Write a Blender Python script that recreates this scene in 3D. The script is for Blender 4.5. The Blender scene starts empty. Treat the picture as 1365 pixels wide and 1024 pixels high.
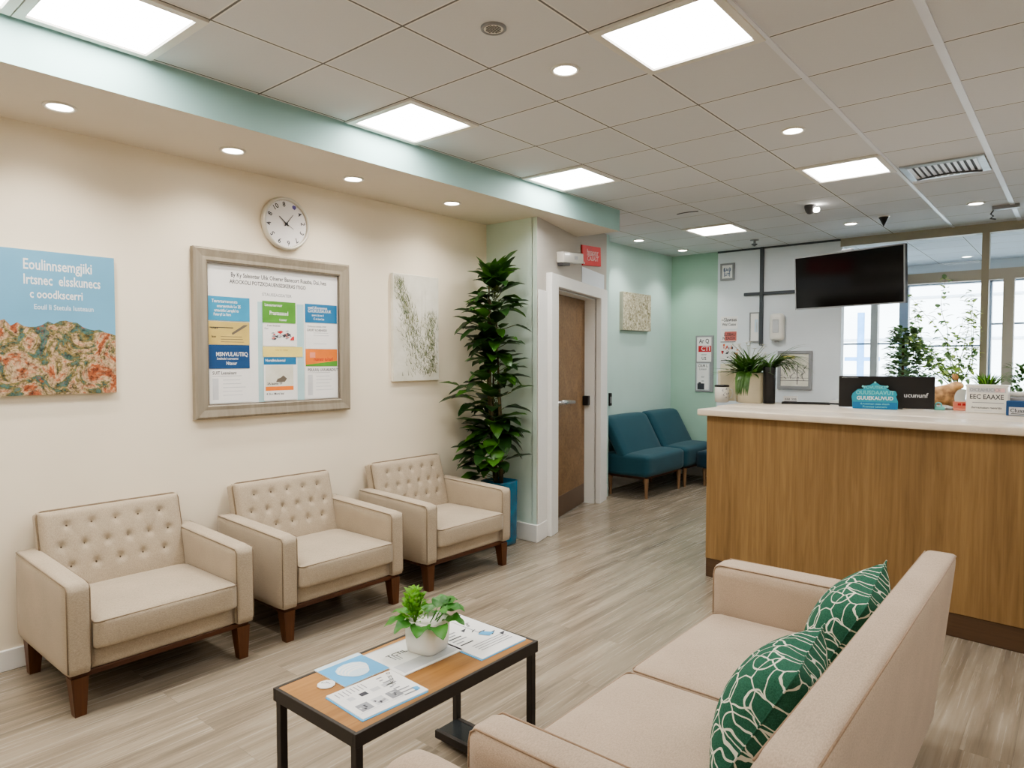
import bpy, bmesh, math, random
from mathutils import Matrix, Vector
random.seed(7)
PI = math.pi
SC = bpy.context.scene
COL = SC.collection

# ------------------------------------------------------------------ materials
def lin(c):
    return tuple(((v/255)/12.92 if v/255 <= .04045 else ((v/255+.055)/1.055)**2.4) for v in c[:3]) + (1,)

class NT:
    def __init__(s, name):
        s.m = bpy.data.materials.new(name); s.m.use_nodes = True
        s.t = s.m.node_tree; s.t.nodes.clear()
        s.out = s.n('ShaderNodeOutputMaterial')
        s.b = s.n('ShaderNodeBsdfPrincipled'); s.l(s.b.outputs[0], s.out.inputs[0])
    def n(s, typ, **k):
        nd = s.t.nodes.new(typ)
        for a, v in k.items():
            if a in nd.inputs: nd.inputs[a].default_value = v
            else: setattr(nd, a, v)
        return nd
    def l(s, a, b): s.t.links.new(a, b)
    def coord(s, scale=(1, 1, 1), rot=(0, 0, 0)):
        tc = s.n('ShaderNodeTexCoord'); mp = s.n('ShaderNodeMapping')
        mp.inputs['Scale'].default_value = scale; mp.inputs['Rotation'].default_value = rot
        s.l(tc.outputs['Object'], mp.inputs[0]); return mp.outputs[0]
    def noise(s, vec, scale, detail=3, rough=.5, dist=0):
        nd = s.n('ShaderNodeTexNoise'); nd.inputs['Scale'].default_value = scale
        nd.inputs['Detail'].default_value = detail; nd.inputs['Roughness'].default_value = rough
        nd.inputs['Distortion'].default_value = dist
        s.l(vec, nd.inputs['Vector']); return nd
    def ramp(s, fac, stops, interp='LINEAR'):
        r = s.n('ShaderNodeValToRGB'); r.color_ramp.interpolation = interp
        e = r.color_ramp.elements
        while len(e) < len(stops): e.new(.5)
        for i, (p, c) in enumerate(stops): e[i].position = p; e[i].color = lin(c)
        s.l(fac, r.inputs[0]); return r.outputs[0]
    def bump(s, h, strength, dist=.01):
        b = s.n('ShaderNodeBump'); b.inputs['Strength'].default_value = strength
        b.inputs['Distance'].default_value = dist
        s.l(h, b.inputs['Height']); s.l(b.outputs[0], s.b.inputs['Normal'])
    def math(s, op, a, b=None, c=None):
        nd = s.n('ShaderNodeMath', operation=op)
        for i, v in enumerate((a, b, c)):
            if v is None: continue
            if isinstance(v, (int, float)): nd.inputs[i].default_value = v
            else: s.l(v, nd.inputs[i])
        return nd.outputs[0]
    def mix(s, fac, a, b, blend='MIX'):
        nd = s.n('ShaderNodeMix', data_type='RGBA', blend_type=blend)
        for inp, v in ((nd.inputs[0], fac), (nd.inputs[6], a), (nd.inputs[7], b)):
            if isinstance(v, (int, float)): inp.default_value = v
            elif isinstance(v, tuple): inp.default_value = v
            else: s.l(v, inp)
        return nd.outputs[2]

def sh(c, k): return tuple(max(0, min(255, v*k)) for v in c)

def paint(name, col, rough=.6, var=.05, scale=6, bump=0, bscale=120, metal=0, spec=.5, coat=0):
    g = NT(name); v = g.coord()
    nz = g.noise(v, scale, 3)
    g.l(g.ramp(nz.outputs[0], [(.3, sh(col, 1-var)), (.7, sh(col, 1+var))]), g.b.inputs['Base Color'])
    g.b.inputs['Roughness'].default_value = rough; g.b.inputs['Metallic'].default_value = metal
    g.b.inputs['Specular IOR Level'].default_value = spec
    g.b.inputs['Coat Weight'].default_value = coat
    if bump: g.bump(g.noise(v, bscale, 2).outputs[0], bump, .004)
    return g.m

def fabric(name, col, var=.09, weave=420, strength=.35, rough=.95):
    g = NT(name); v = g.coord()
    a = g.noise(g.coord((weave, weave*.35, weave)), 1, 2).outputs[0]
    b = g.noise(v, 5, 3).outputs[0]
    f = g.math('ADD', g.math('MULTIPLY', a, .7), g.math('MULTIPLY', b, .3))
    g.l(g.ramp(f, [(.3, sh(col, 1-var)), (.7, sh(col, 1+var))]), g.b.inputs['Base Color'])
    g.b.inputs['Roughness'].default_value = rough
    g.b.inputs['Specular IOR Level'].default_value = .15
    g.b.inputs['Sheen Weight'].default_value = .15
    g.bump(a, strength, .0015)
    return g.m

def wood(name, c1, c2, axis='z', fine=60, rough=.45, c3=None, spec=.4):
    g = NT(name)
    s = {'x': (.05, 1, 1), 'y': (1, .05, 1), 'z': (1, 1, .05)}[axis]
    v = g.coord(s)
    a = g.noise(v, fine, 4, .6, .4).outputs[0]
    b = g.noise(v, fine*.12, 3, .5, 1).outputs[0]
    f = g.math('ADD', g.math('MULTIPLY', a, .55), g.math('MULTIPLY', b, .45))
    g.l(g.ramp(f, [(.34, c1), (.5, c3 or tuple((p+q)/2 for p, q in zip(c1, c2))), (.66, c2)]), g.b.inputs['Base Color'])
    g.b.inputs['Roughness'].default_value = rough
    g.b.inputs['Specular IOR Level'].default_value = spec
    g.bump(a, .08, .002)
    return g.m

def emit(name, col, strength):
    g = NT(name); v = g.coord()
    g.l(g.ramp(g.noise(v, 2, 1).outputs[0], [(.3, sh(col, .99)), (.7, col)]), g.b.inputs['Emission Color'])
    g.b.inputs['Base Color'].default_value = lin(col)
    g.b.inputs['Emission Strength'].default_value = strength
    return g.m

def glass(name, tint=(245, 250, 252), refl=.08):
    g = NT(name); t = g.t
    tr = g.n('ShaderNodeBsdfTransparent'); tr.inputs[0].default_value = lin(tint)
    gl = g.n('ShaderNodeBsdfGlossy'); gl.inputs['Roughness'].default_value = .02
    lw = g.n('ShaderNodeLayerWeight'); lw.inputs['Blend'].default_value = .12
    mx = g.n('ShaderNodeMixShader')
    g.l(g.math('MULTIPLY', lw.outputs['Fresnel'], .6), mx.inputs[0])
    g.l(tr.outputs[0], mx.inputs[1]); g.l(gl.outputs[0], mx.inputs[2]); g.l(mx.outputs[0], g.out.inputs[0])
    return g.m

M = {}
M['cream'] = paint('cream_wall_paint', (238, 228, 210), .8, .012, 2, .05, 300)
M['soffit'] = paint('soffit_paint', (222, 214, 202), .8, .012, 2)
M['fascia'] = paint('teal_fascia_paint', (158, 192, 190), .7, .02, 2)
M['mint'] = paint('pale_mint_paint', (208, 226, 216), .8, .015, 2)
M['mint2'] = paint('mint_paint', (170, 204, 188), .8, .015, 2)
M['hall'] = paint('hall_blue_green_paint', (196, 222, 217), .8, .015, 2)
M['greige_shaded'] = paint('shaded_greige_paint', (186, 181, 174), .8, .012, 2)  # greige darkened: the shade on the door wall is put into the colour
M['white'] = paint('white_paint', (238, 238, 236), .5, .012, 3)
M['bluewhite'] = paint('blue_cast_white_paint', (226, 233, 240), .6, .012, 3)  # bluish cast of window light on the back wall is put into the white
M['trimgrey'] = paint('grey_frame_paint', (186, 184, 176), .5, .02, 3)
M['olive'] = paint('taupe_beam_paint', (172, 166, 148), .5, .02, 3)
M['bluegrey'] = paint('blue_grey_frame', (150, 166, 184), .4, .03, 3)
M['backroom'] = paint('back_room_paint', (225, 228, 232), .8, .01, 2)

def ceiling_mat():
    g = NT('ceiling_tiles')
    tc = g.n('ShaderNodeTexCoord'); sp = g.n('ShaderNodeSeparateXYZ'); g.l(tc.outputs['Object'], sp.inputs[0])
    def line(o, off, p, w):
        f = g.math('FRACT', g.math('DIVIDE', g.math('SUBTRACT', o, off), p))
        d = g.math('MULTIPLY', g.math('SUBTRACT', .5, g.math('ABSOLUTE', g.math('SUBTRACT', f, .5))), p)
        return d
    dx = line(sp.outputs[0], -.48, .52, 0); dy = line(sp.outputs[1], .275, .5, 0)
    d = g.math('MINIMUM', dx, dy)
    m = g.math('LESS_THAN', d, .0045)
    m2 = g.math('LESS_THAN', d, .011)
    cx = g.math('FLOOR', g.math('DIVIDE', g.math('ADD', sp.outputs[0], .48), .52))
    cy = g.math('FLOOR', g.math('DIVIDE', g.math('SUBTRACT', sp.outputs[1], .275), .5))
    cb = g.n('ShaderNodeCombineXYZ'); g.l(cx, cb.inputs[0]); g.l(cy, cb.inputs[1])
    wn = g.n('ShaderNodeTexWhiteNoise'); g.l(cb.outputs[0], wn.inputs[0])
    nz = g.noise(tc.outputs['Object'], 160, 2).outputs[0]
    f = g.math('ADD', g.math('MULTIPLY', wn.outputs[0], .5), g.math('MULTIPLY', nz, .5))
    base = g.ramp(f, [(.2, (212, 213, 217)), (.8, (219, 220, 224))])
    c = g.mix(m2, base, lin((234, 232, 230))); c = g.mix(m, c, lin((122, 121, 121)))
    g.l(c, g.b.inputs['Base Color']); g.b.inputs['Roughness'].default_value = .9
    g.bump(nz, .1, .002); return g.m
M['ceiling'] = ceiling_mat()

def floor_mat():
    g = NT('floor_planks'); 
    v = g.coord((1, 1, 1), (0, 0, PI/2))
    br = g.n('ShaderNodeTexBrick'); br.offset = .37
    for k, val in (('Scale', 1.0), ('Mortar Size', .0012), ('Mortar Smooth', .3), ('Brick Width', 1.25), ('Row Height', .16), ('Bias', 0.0)):
        br.inputs[k].default_value = val
    br.inputs['Color1'].default_value = (0, 0, 0, 1); br.inputs['Color2'].default_value = (1, 1, 1, 1); br.inputs['Mortar'].default_value = (.4, .4, .4, 1)
    g.l(v, br.inputs['Vector'])
    add = g.n('ShaderNodeVectorMath', operation='MULTIPLY_ADD'); add.inputs[1].default_value = (3, 7, 0)
    g.l(br.outputs['Color'], add.inputs[0]); g.l(g.coord((6, .4, 1)), add.inputs[2])
    a = g.noise(add.outputs[0], 2.2, 5, .62, .6).outputs[0]
    add2 = g.n('ShaderNodeVectorMath', operation='MULTIPLY_ADD'); add2.inputs[1].default_value = (5, 3, 0)
    g.l(br.outputs['Color'], add2.inputs[0]); g.l(g.coord((42, .9, 1)), add2.inputs[2])
    b = g.noise(add2.outputs[0], 2, 4, .6).outputs[0]
    f = g.math('ADD', g.math('MULTIPLY', a, .84), g.math('MULTIPLY', b, .18))
    f = g.math('ADD', f, g.math('MULTIPLY', g.math('SUBTRACT', br.outputs['Color'], .5), .025))
    c = g.ramp(f, [(.30, (112, 102, 90)), (.46, (143, 132, 117)), (.58, (161, 150, 134)), (.74, (180, 169, 153))])
    c = g.mix(g.math('MULTIPLY', br.outputs['Fac'], .3), c, lin((96, 88, 78)))
    g.l(c, g.b.inputs['Base Color'])
    g.l(g.ramp(b, [(.3, (120, 120, 120)), (.7, (150, 150, 150))]), g.b.inputs['Roughness'])
    g.b.inputs['Roughness'].default_value = .42; g.b.inputs['Specular IOR Level'].default_value = .4
    g.bump(b, .06, .002); return g.m
M['floor'] = floor_mat()

M['fab'] = fabric('beige_upholstery', (174, 161, 143))
M['fab2'] = fabric('beige_sofa_weave', (184, 166, 148), .08, 380, .5)
M['seam2'] = fabric('sofa_seam', (158, 136, 116))
M['seam'] = fabric('dark_seam', (134, 119, 101))
M['button'] = fabric('button_fabric', (96, 82, 68))
M['teal'] = fabric('teal_upholstery', (40, 80, 93), .06, 500, .2, .7)
M['teald'] = fabric('deep_teal_upholstery', (32, 60, 74), .06, 500, .2, .7)
M['legwood'] = wood('walnut_leg', (76, 46, 25), (110, 68, 40), 'z', 50, .4)
M['railwood'] = wood('dark_rail_wood', (62, 36, 22), (92, 54, 32), 'y', 50, .5)
M['tanleg'] = wood('tan_leg_wood', (120, 92, 68), (160, 128, 98), 'z', 50, .5)
M['oak'] = wood('oak_desk_veneer', (122, 96, 62), (158, 128, 86), 'z', 46, .55, (141, 112, 74))
M['plinth'] = wood('brown_plinth', (80, 60, 44), (104, 80, 58), 'x', 40, .5)
M['door'] = wood('door_veneer', (120, 94, 66), (152, 122, 90), 'z', 46, .5)
M['kick'] = paint('brown_kickplate', (104, 84, 68), .5, .03)
M['tabletop'] = wood('table_top_oak', (132, 92, 48), (182, 136, 80), 'y', 34, .4, (160, 114, 64))
M['blackmetal'] = paint('black_steel', (46, 41, 38), .45, .06, 20)
M['darkglass'] = paint('dark_shelf', (44, 48, 50), .25, .05, 8)
M['counter'] = paint('cream_counter', (220, 208, 192), .3, .02, 12)
M['chrome'] = paint('brushed_chrome', (200, 200, 202), .25, .03, 20, metal=1)
M['black'] = paint('black_plastic', (26, 26, 28), .4, .08, 10)
M['screen'] = paint('dark_screen', (8, 8, 9), .12, .1, 4, spec=.6)
M['pole'] = paint('dark_grey_pole', (74, 80, 86), .5, .04)
M['signface'] = paint('black_panel', (30, 29, 31), .35, .1, 8)
M['framewood'] = wood('grey_taupe_frame', (132, 123, 109), (158, 149, 134), 'y', 40, .5)
M['framelip'] = paint('dark_frame_lip', (112, 104, 94), .5)
M['paper'] = paint('white_paper', (236, 236, 236), .7, .012)
M['paperblue'] = paint('pale_blue_paper', (206, 224, 236), .7, .02)
M['ink'] = paint('dark_ink', (66, 68, 76), .7)
M['inkgrey'] = paint('grey_ink', (150, 152, 158), .7)
M['inklight'] = paint('pale_grey_ink', (204, 206, 210), .7)
M['skyblue'] = paint('poster_blue', (112, 168, 200), .6, .05, 2)
M['flyblue'] = paint('flyer_sky_blue', (60, 150, 190), .6, .04)
M['flyblue2'] = paint('flyer_mid_blue', (38, 116, 164), .6, .04)
M['navy'] = paint('flyer_navy', (26, 74, 124), .6, .04)
M['flyteal'] = paint('holder_pale_teal', (176, 208, 214), .5, .03)
M['mustard'] = paint('flyer_mustard', (206, 182, 110), .6, .06)
M['flygreen'] = paint('flyer_green', (88, 150, 58), .6, .08)
M['yellow'] = paint('flyer_yellow', (232, 214, 132), .6, .04)
M['orange'] = paint('flyer_orange', (232, 130, 58), .6, .06)
M['red'] = paint('sign_red', (226, 66, 70), .5, .04)
M['redink'] = paint('red_ink', (196, 52, 56), .6)
M['pinkink'] = paint('faded_red_ink', (206, 120, 112), .6)
M['brochblue'] = paint('brochure_blue', (92, 170, 220), .5, .04)
M['purple'] = paint('purple_mark', (96, 84, 150), .6)
M['clockrim'] = paint('pearl_rim', (214, 210, 200), .35, .02, metal=.3)
M['clockface'] = paint('clock_face', (236, 234, 236), .6, .01)
M['planterblue'] = paint('glazed_blue_pot', (18, 104, 138), .25, .12, 10, coat=.4)
M['soil'] = paint('potting_soil', (52, 40, 30), .95, .2, 60, .5)
M['stem'] = paint('plant_stem', (96, 110, 56), .6, .1, 20)
M['bark'] = paint('plant_cane', (92, 82, 56), .8, .15, 30)
M['ceramic'] = paint('white_ceramic', (234, 232, 226), .35, .02, 8, coat=.3)
M['creampot'] = paint('cream_box_pot', (226, 218, 196), .5, .02, 8)
M['peach'] = paint('peach_terracotta', (220, 158, 112), .45, .3, 26)
M['salmon'] = paint('salmon_card', (232, 150, 128), .6, .06)
M['aqua'] = paint('aqua_plastic', (126, 206, 200), .4, .06)
M['signteal'] = paint('sign_teal', (46, 152, 176), .5, .06)
M['signpale'] = paint('sign_pale_teal', (120, 206, 208), .5, .05)
M['signblue'] = paint('sign_blue_band', (28, 116, 168), .5, .04)
M['pink'] = paint('pale_pink_print', (236, 198, 196), .6)
M['steel'] = paint('vent_metal', (176, 182, 186), .35, .05, 20, metal=.6)
M['greyplastic'] = paint('grey_plastic', (150, 152, 156), .45, .04)
M['darkgrey'] = paint('dark_grey_plastic', (84, 84, 88), .5, .05)
M['panelon'] = emit('lit_diffuser', (255, 252, 247), 20)
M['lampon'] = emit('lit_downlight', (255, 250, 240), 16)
M['ring'] = paint('downlight_ring', (225, 222, 216), .4, .01)
M['tbar'] = paint('white_tee_bar', (226, 228, 236), .4, .01)
M['glass'] = glass('clear_glass')
M['outground'] = paint('pale_concrete', (225, 225, 222), .9, .04, 2)
M['outwall'] = paint('pale_facade', (245, 245, 245), .9, .03, 1)
M['outline'] = paint('grey_facade_joint', (186, 192, 200), .9)
M['outblue'] = paint('blue_post', (110, 160, 214), .6)

def leafmat(name, c1, c2, rough=.35, trans=.15):
    g = NT(name); v = g.coord()
    oi = g.noise(v, 9, 2).outputs[0]
    g.l(g.ramp(oi, [(.3, c1), (.7, c2)]), g.b.inputs['Base Color'])
    g.b.inputs['Roughness'].default_value = rough
    tl = g.n('ShaderNodeBsdfTranslucent'); tl.inputs[0].default_value = lin(sh(c2, 1.2))
    mx = g.n('ShaderNodeMixShader'); mx.inputs[0].default_value = trans
    g.l(g.b.outputs[0], mx.inputs[1]); g.l(tl.outputs[0], mx.inputs[2]); g.l(mx.outputs[0], g.out.inputs[0])
    return g.m
M['leafdark'] = leafmat('dark_glossy_leaf', (24, 48, 24), (46, 78, 34), .28)
M['leafmid'] = leafmat('mid_green_leaf', (44, 84, 30), (78, 124, 44), .35)
M['leafbright'] = leafmat('bright_green_leaf', (88, 146, 44), (136, 188, 72), .45, .3)
M['leafherb'] = leafmat('herb_leaf', (42, 100, 36), (84, 148, 58), .4, .2)
M['leafstrap'] = leafmat('strap_leaf', (46, 80, 32), (84, 122, 54), .35, .15)
M['leafpale'] = leafmat('pale_backlit_leaf', (140, 170, 100), (196, 212, 140), .6, .7)  # paleness from backlight put into the leaf colour
M['leafhazed'] = leafmat('hazed_green_leaf', (104, 132, 100), (146, 172, 132), .6, .5)  # greyish paleness of backlit haze put into the leaf colour
M['petal'] = paint('white_petal', (240, 240, 236), .6)

def pillow_mat():
    g = NT('green_net_print'); 
    tc = g.n('ShaderNodeTexCoord')
    nz = g.n('ShaderNodeTexNoise'); nz.inputs['Scale'].default_value = 9; g.l(tc.outputs['Object'], nz.inputs['Vector'])
    va = g.n('ShaderNodeVectorMath', operation='MULTIPLY_ADD'); va.inputs[1].default_value = (.06, .06, .06)
    g.l(nz.outputs['Color'], va.inputs[0]); g.l(tc.outputs['Object'], va.inputs[2])
    sp = g.n('ShaderNodeSeparateXYZ'); g.l(va.outputs[0], sp.inputs[0])
    cb = g.n('ShaderNodeCombineXYZ'); g.l(sp.outputs[1], cb.inputs[0]); g.l(sp.outputs[2], cb.inputs[1])
    vo = g.n('ShaderNodeTexVoronoi', voronoi_dimensions='2D', feature='DISTANCE_TO_EDGE'); vo.inputs['Scale'].default_value = 15
    g.l(cb.outputs[0], vo.inputs['Vector'])
    v2 = g.n('ShaderNodeTexVoronoi', voronoi_dimensions='2D', feature='F1'); v2.inputs['Scale'].default_value = 11
    g.l(cb.outputs[0], v2.inputs['Vector'])
    e = g.math('LESS_THAN', vo.outputs['Distance'], .03)
    r = g.math('LESS_THAN', g.math('ABSOLUTE', g.math('SUBTRACT', v2.outputs['Distance'], .40)), .024)
    m = g.math('MAXIMUM', e, r)
    wv = g.noise(g.coord((300, 300, 300)), 1, 2).outputs[0]
    base = g.ramp(wv, [(.3, (42, 88, 70)), (.7, (62, 112, 92))])
    g.l(g.mix(m, base, lin((222, 222, 208))), g.b.inputs['Base Color'])
    g.b.inputs['Roughness'].default_value = .85; g.b.inputs['Specular IOR Level'].default_value = .2
    g.bump(m, .3, .003); return g.m
M['pillow'] = pillow_mat()

def reef_mat():
    g = NT('colourful_rock_print'); v = g.coord()
    a = g.noise(v, 9, 8, .72, .7).outputs[0]
    c = g.ramp(a, [(.28, (70, 52, 38)), (.37, (150, 76, 46)), (.44, (196, 116, 76)), (.50, (220, 196, 164)), (.55, (140, 124, 60)), (.61, (60, 126, 128)), (.68, (184, 96, 56)), (.76, (220, 190, 100))])
    b = g.noise(v, 60, 4, .7).outputs[0]
    d = g.ramp(b, [(.32, (30, 26, 24)), (.47, (190, 186, 182)), (.6, (235, 232, 230))])
    g.l(g.mix(.9, c, d, 'MULTIPLY'), g.b.inputs['Base Color']); g.b.inputs['Roughness'].default_value = .6
    return g.m
M['reef'] = reef_mat()
def speck_mat(name, stops, scale):
    g = NT(name); v = g.coord()
    a = g.noise(v, scale, 6, .75, 1.5).outputs[0]
    g.l(g.ramp(a, stops), g.b.inputs['Base Color']); g.b.inputs['Roughness'].default_value = .6
    g.bump(a, .6, .01); return g.m
M['mosaic'] = speck_mat('mottled_moss_canvas', [(.32, (70, 66, 48)), (.42, (150, 144, 112)), (.52, (206, 200, 176)), (.62, (232, 228, 212)), (.72, (140, 146, 96))], 22)
M['mosaicside'] = paint('canvas_side', (186, 182, 166), .7)
def canvas_mat():
    g = NT('pale_botanical_canvas'); v = g.coord()
    a = g.noise(v, 5, 4, .6).outputs[0]
    g.l(g.ramp(a, [(.3, (206, 204, 190)), (.7, (232, 230, 222))]), g.b.inputs['Base Color']); g.b.inputs['Roughness'].default_value = .7
    return g.m
M['canvas'] = canvas_mat()
M['blade1'] = paint('dark_blade_print', (88, 104, 76), .7, .1, 20)
M['blade2'] = paint('olive_blade_print', (140, 144, 112), .7, .1, 20)
M['blade3'] = paint('pale_blade_print', (236, 234, 226), .7, .05, 20)

# ------------------------------------------------------------------ mesh builder
def FM(o, u, v):
    u = Vector(u).normalized(); v = Vector(v).normalized(); n = u.cross(v)
    m = Matrix.Identity(4)
    for i in range(3):
        m[i][0], m[i][1], m[i][2], m[i][3] = u[i], v[i], n[i], o[i]
    return m
def T(x, y, z): return Matrix.Translation((x, y, z))
def R(a, ax): return Matrix.Rotation(a, 4, ax)

_tcache = {}
def text_mesh(s, size, align):
    k = (s, size, align)
    if k not in _tcache:
        c = bpy.data.curves.new('lettering', 'FONT'); c.body = s; c.size = size; c.align_x = align; c.align_y = 'CENTER'
        c.resolution_u = 2; c.offset = .016*size
        o = bpy.data.objects.new('lettering', c); COL.objects.link(o)
        dg = bpy.context.evaluated_depsgraph_get(); dg.update()
        me = o.evaluated_get(dg).to_mesh()
        _tcache[k] = ([v.co.copy() for v in me.vertices], [tuple(p.vertices) for p in me.polygons])
        o.evaluated_get(dg).to_mesh_clear()
        bpy.data.objects.remove(o); bpy.data.curves.remove(c)
    return _tcache[k]

class MB:
    def __init__(s): s.v = []; s.f = []; s.m = []; s.s = []; s.mats = []
    def mi(s, mat):
        if mat not in s.mats: s.mats.append(mat)
        return s.mats.index(mat)
    def raw(s, vs, fs, mat, smooth=False, X=None):
        b = len(s.v); i = s.mi(mat)
        for p in vs: s.v.append((X @ Vector(p)) if X else Vector(p))
        flip = X is not None and X.determinant() < 0
        for f in fs:
            f = [b+k for k in f]
            s.f.append(f[::-1] if flip else f); s.m.append(i); s.s.append(smooth)
        return s
    def bm(s, bm, mat, smooth=False, X=None):
        bm.verts.index_update()
        s.raw([v.co.copy() for v in bm.verts], [[v.index for v in f.verts] for f in bm.faces], mat, smooth, X); bm.free(); return s
    def box(s, lo, hi, mat, bev=0, seg=2, X=None):
        bm = bmesh.new(); bmesh.ops.create_cube(bm, size=1)
        for v in bm.verts:
            for i in range(3): v.co[i] = lo[i] + (v.co[i]+.5)*(hi[i]-lo[i])
        if bev: bmesh.ops.bevel(bm, geom=bm.edges[:], offset=bev, segments=seg, affect='EDGES', profile=.5)
        return s.bm(bm, mat, bool(bev) and seg > 2, X)
    def soft(s, lo, hi, mat, r=.03, puff=(0, 0, 0), n=14, X=None, fn=None):
        # rounded upholstery block with crowned faces
        bm = bmesh.new(); bmesh.ops.create_cube(bm, size=2)
        bmesh.ops.subdivide_edges(bm, edges=bm.edges[:], cuts=n, use_grid_fill=True)
        hx = [(hi[i]-lo[i])/2 for i in range(3)]; c = [(hi[i]+lo[i])/2 for i in range(3)]
        for v in bm.verts:
            t = [v.co[i] for i in range(3)]
            p = Vector([math.copysign(1-(1-abs(t[i]))**1.0, t[i])*hx[i] for i in range(3)])
            q = Vector([max(-hx[i]+r, min(hx[i]-r, p[i])) for i in range(3)])
            d = p-q
            if d.length > 1e-9:
                p = q + d.normalized()*min(r, max(abs(d[0]), abs(d[1]), abs(d[2])))
            for i in range(3):
                if puff[i]:
                    j, k = [a for a in range(3) if a != i]
                    w = max(0, 1-(p[j]/hx[j])**2)*max(0, 1-(p[k]/hx[k])**2)
                    p[i] += puff[i]*w*(p[i]/hx[i])
            if fn: p = fn(p, hx)
            v.co = p + Vector(c)
        return s.bm(bm, mat, True, X)
    def tube(s, pts, r, mat, n=8, closed=False, X=None, caps=True):
        pts = [Vector(p) for p in pts]; N = len(pts); vs = []; fs = []
        rr = r if isinstance(r, (list, tuple)) else [r]*N
        up = None
        for i, p in enumerate(pts):
            a = pts[i-1] if (i or closed) else p; b = pts[(i+1) % N] if (i < N-1 or closed) else p
            d = (b-a).normalized()
            if up is None: up = Vector((0, 0, 1)) if abs(d.z) < .9 else Vector((1, 0, 0))
            x = d.cross(up); x = x.normalized() if x.length > 1e-6 else Vector((1, 0, 0)); y = x.cross(d).normalized(); up = y
            for k in range(n):
                t = 2*PI*k/n; vs.append(p + (x*math.cos(t)+y*math.sin(t))*rr[i])
        for i in range(N if closed else N-1):
            for k in range(n):
                a = i*n+k; b = i*n+(k+1) % n; c = ((i+1) % N)*n+(k+1) % n; d = ((i+1) % N)*n+k
                fs.append((a, b, c, d))
        if not closed and caps: fs.append(tuple(range(n))[::-1]); fs.append(tuple((N-1)*n+k for k in range(n)))
        return s.raw(vs, fs, mat, True, X)
    def lathe(s, prof, mat, n=32, X=None, smooth=True, sq=None, caps=False):
        vs = []; fs = []
        for (r, z) in prof:
            for k in range(n):
                t = 2*PI*k/n; c, d = math.cos(t), math.sin(t)
                if sq: e = 2/sq; c = math.copysign(abs(c)**e, c); d = math.copysign(abs(d)**e, d)
                vs.append((r*c, r*d, z))
        for i in range(len(prof)-1):
            for k in range(n): fs.append((i*n+k, i*n+(k+1) % n, (i+1)*n+(k+1) % n, (i+1)*n+k))
        if caps and prof[0][0] > 1e-6: fs.append(tuple(range(n))[::-1])
        if caps and prof[-1][0] > 1e-6: fs.append(tuple((len(prof)-1)*n+k for k in range(n)))
        return s.raw(vs, fs, mat, smooth, X)
    def cyl(s, r, z0, z1, mat, n=24, X=None, bev=0):
        p = [(r, z0), (r, z1)] if not bev else [(r-bev, z0), (r, z0+bev), (r, z1-bev), (r-bev, z1)]
        return s.lathe(p, mat, n, X, False, caps=True)
    def poly(s, pts, z, mat, X=None, th=0):
        n = len(pts)
        if not th: return s.raw([(x, y, z) for x, y in pts], [tuple(range(n))], mat, False, X)
        vs = [(x, y, z) for x, y in pts]+[(x, y, z+th) for x, y in pts]
        fs = [tuple(range(n))[::-1], tuple(range(n, 2*n))]+[(i, (i+1) % n, n+(i+1) % n, n+i) for i in range(n)]
        return s.raw(vs, fs, mat, False, X)
    def rect(s, x0, y0, x1, y1, z, mat, X=None):
        return s.poly([(x0, y0), (x1, y0), (x1, y1), (x0, y1)], z, mat, X)
    def text(s, t, x, y, z, size, mat, align='LEFT', X=None, sx=1, rot=0):
        vs, fs = text_mesh(t, size, align)
        c, d = math.cos(rot), math.sin(rot)
        return s.raw([(x+(v.x*sx)*c-v.y*d, y+(v.x*sx)*d+v.y*c, z) for v in vs], fs, mat, False, X)
    def fit(s, t, x0, x1, y, z, size, mat, X=None):
        vs, fs = text_mesh(t, size, 'LEFT'); w = max(v.x for v in vs)
        return s.text(t, x0, y, z, size, mat, 'LEFT', X, (x1-x0)/w)
    def ring(s, w, h, loops, mat, X=None):
        vs = []; fs = []
        for (ins, z) in loops:
            a, b = w/2-ins, h/2-ins
            vs += [(-a, -b, z), (a, -b, z), (a, b, z), (-a, b, z)]
        for i in range(len(loops)-1):
            for k in range(4): fs.append((i*4+k, i*4+(k+1) % 4, (i+1)*4+(k+1) % 4, (i+1)*4+k))
        return s.raw(vs, fs, mat, False, X)
    def leaf(s, base, direc, L, W, mat, droop=.3, up=(0, 0, 1), fold=.25, n=7, shape=.75, wavy=0):
        d = Vector(direc).normalized(); u = Vector(up)
        side = d.cross(u)
        if side.length < 1e-3: side = Vector((1, 0, 0))
        side.normalize(); nrm = side.cross(d).normalized()
        p = Vector(base); vs = []; fs = []
        step = L/n; ph = random.uniform(0, 6)
        for i in range(n+1):
            t = i/n; w = W*.5*(math.sin(PI*min(1, t**shape))**.8 if 0 < t < 1 else .03)
            wv = wavy*math.sin(t*14+ph)
            vs += [p - side*w + nrm*(w*fold+wv*w), p.copy(), p + side*w + nrm*(w*fold-wv*w)]
            p = p + d*step
            d = (d - Vector((0, 0, 1))*droop/n).normalized(); nrm = side.cross(d).normalized()
        for i in range(n):
            a = 3*i
            fs += [(a, a+1, a+4, a+3), (a+1, a+2, a+5, a+4)]
        return s.raw(vs, fs, mat, True)
    def build(s, name, parent=None, X=None):
        me = bpy.data.meshes.new(name); me.from_pydata([tuple(v) for v in s.v], [], s.f)
        for m in s.mats: me.materials.append(m)
        me.polygons.foreach_set('material_index', s.m); me.polygons.foreach_set('use_smooth', s.s)
        me.update()
        o = bpy.data.objects.new(name, me); COL.objects.link(o)
        if parent: o.parent = parent
        if X is not None: o.matrix_local = X
        return o

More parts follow.
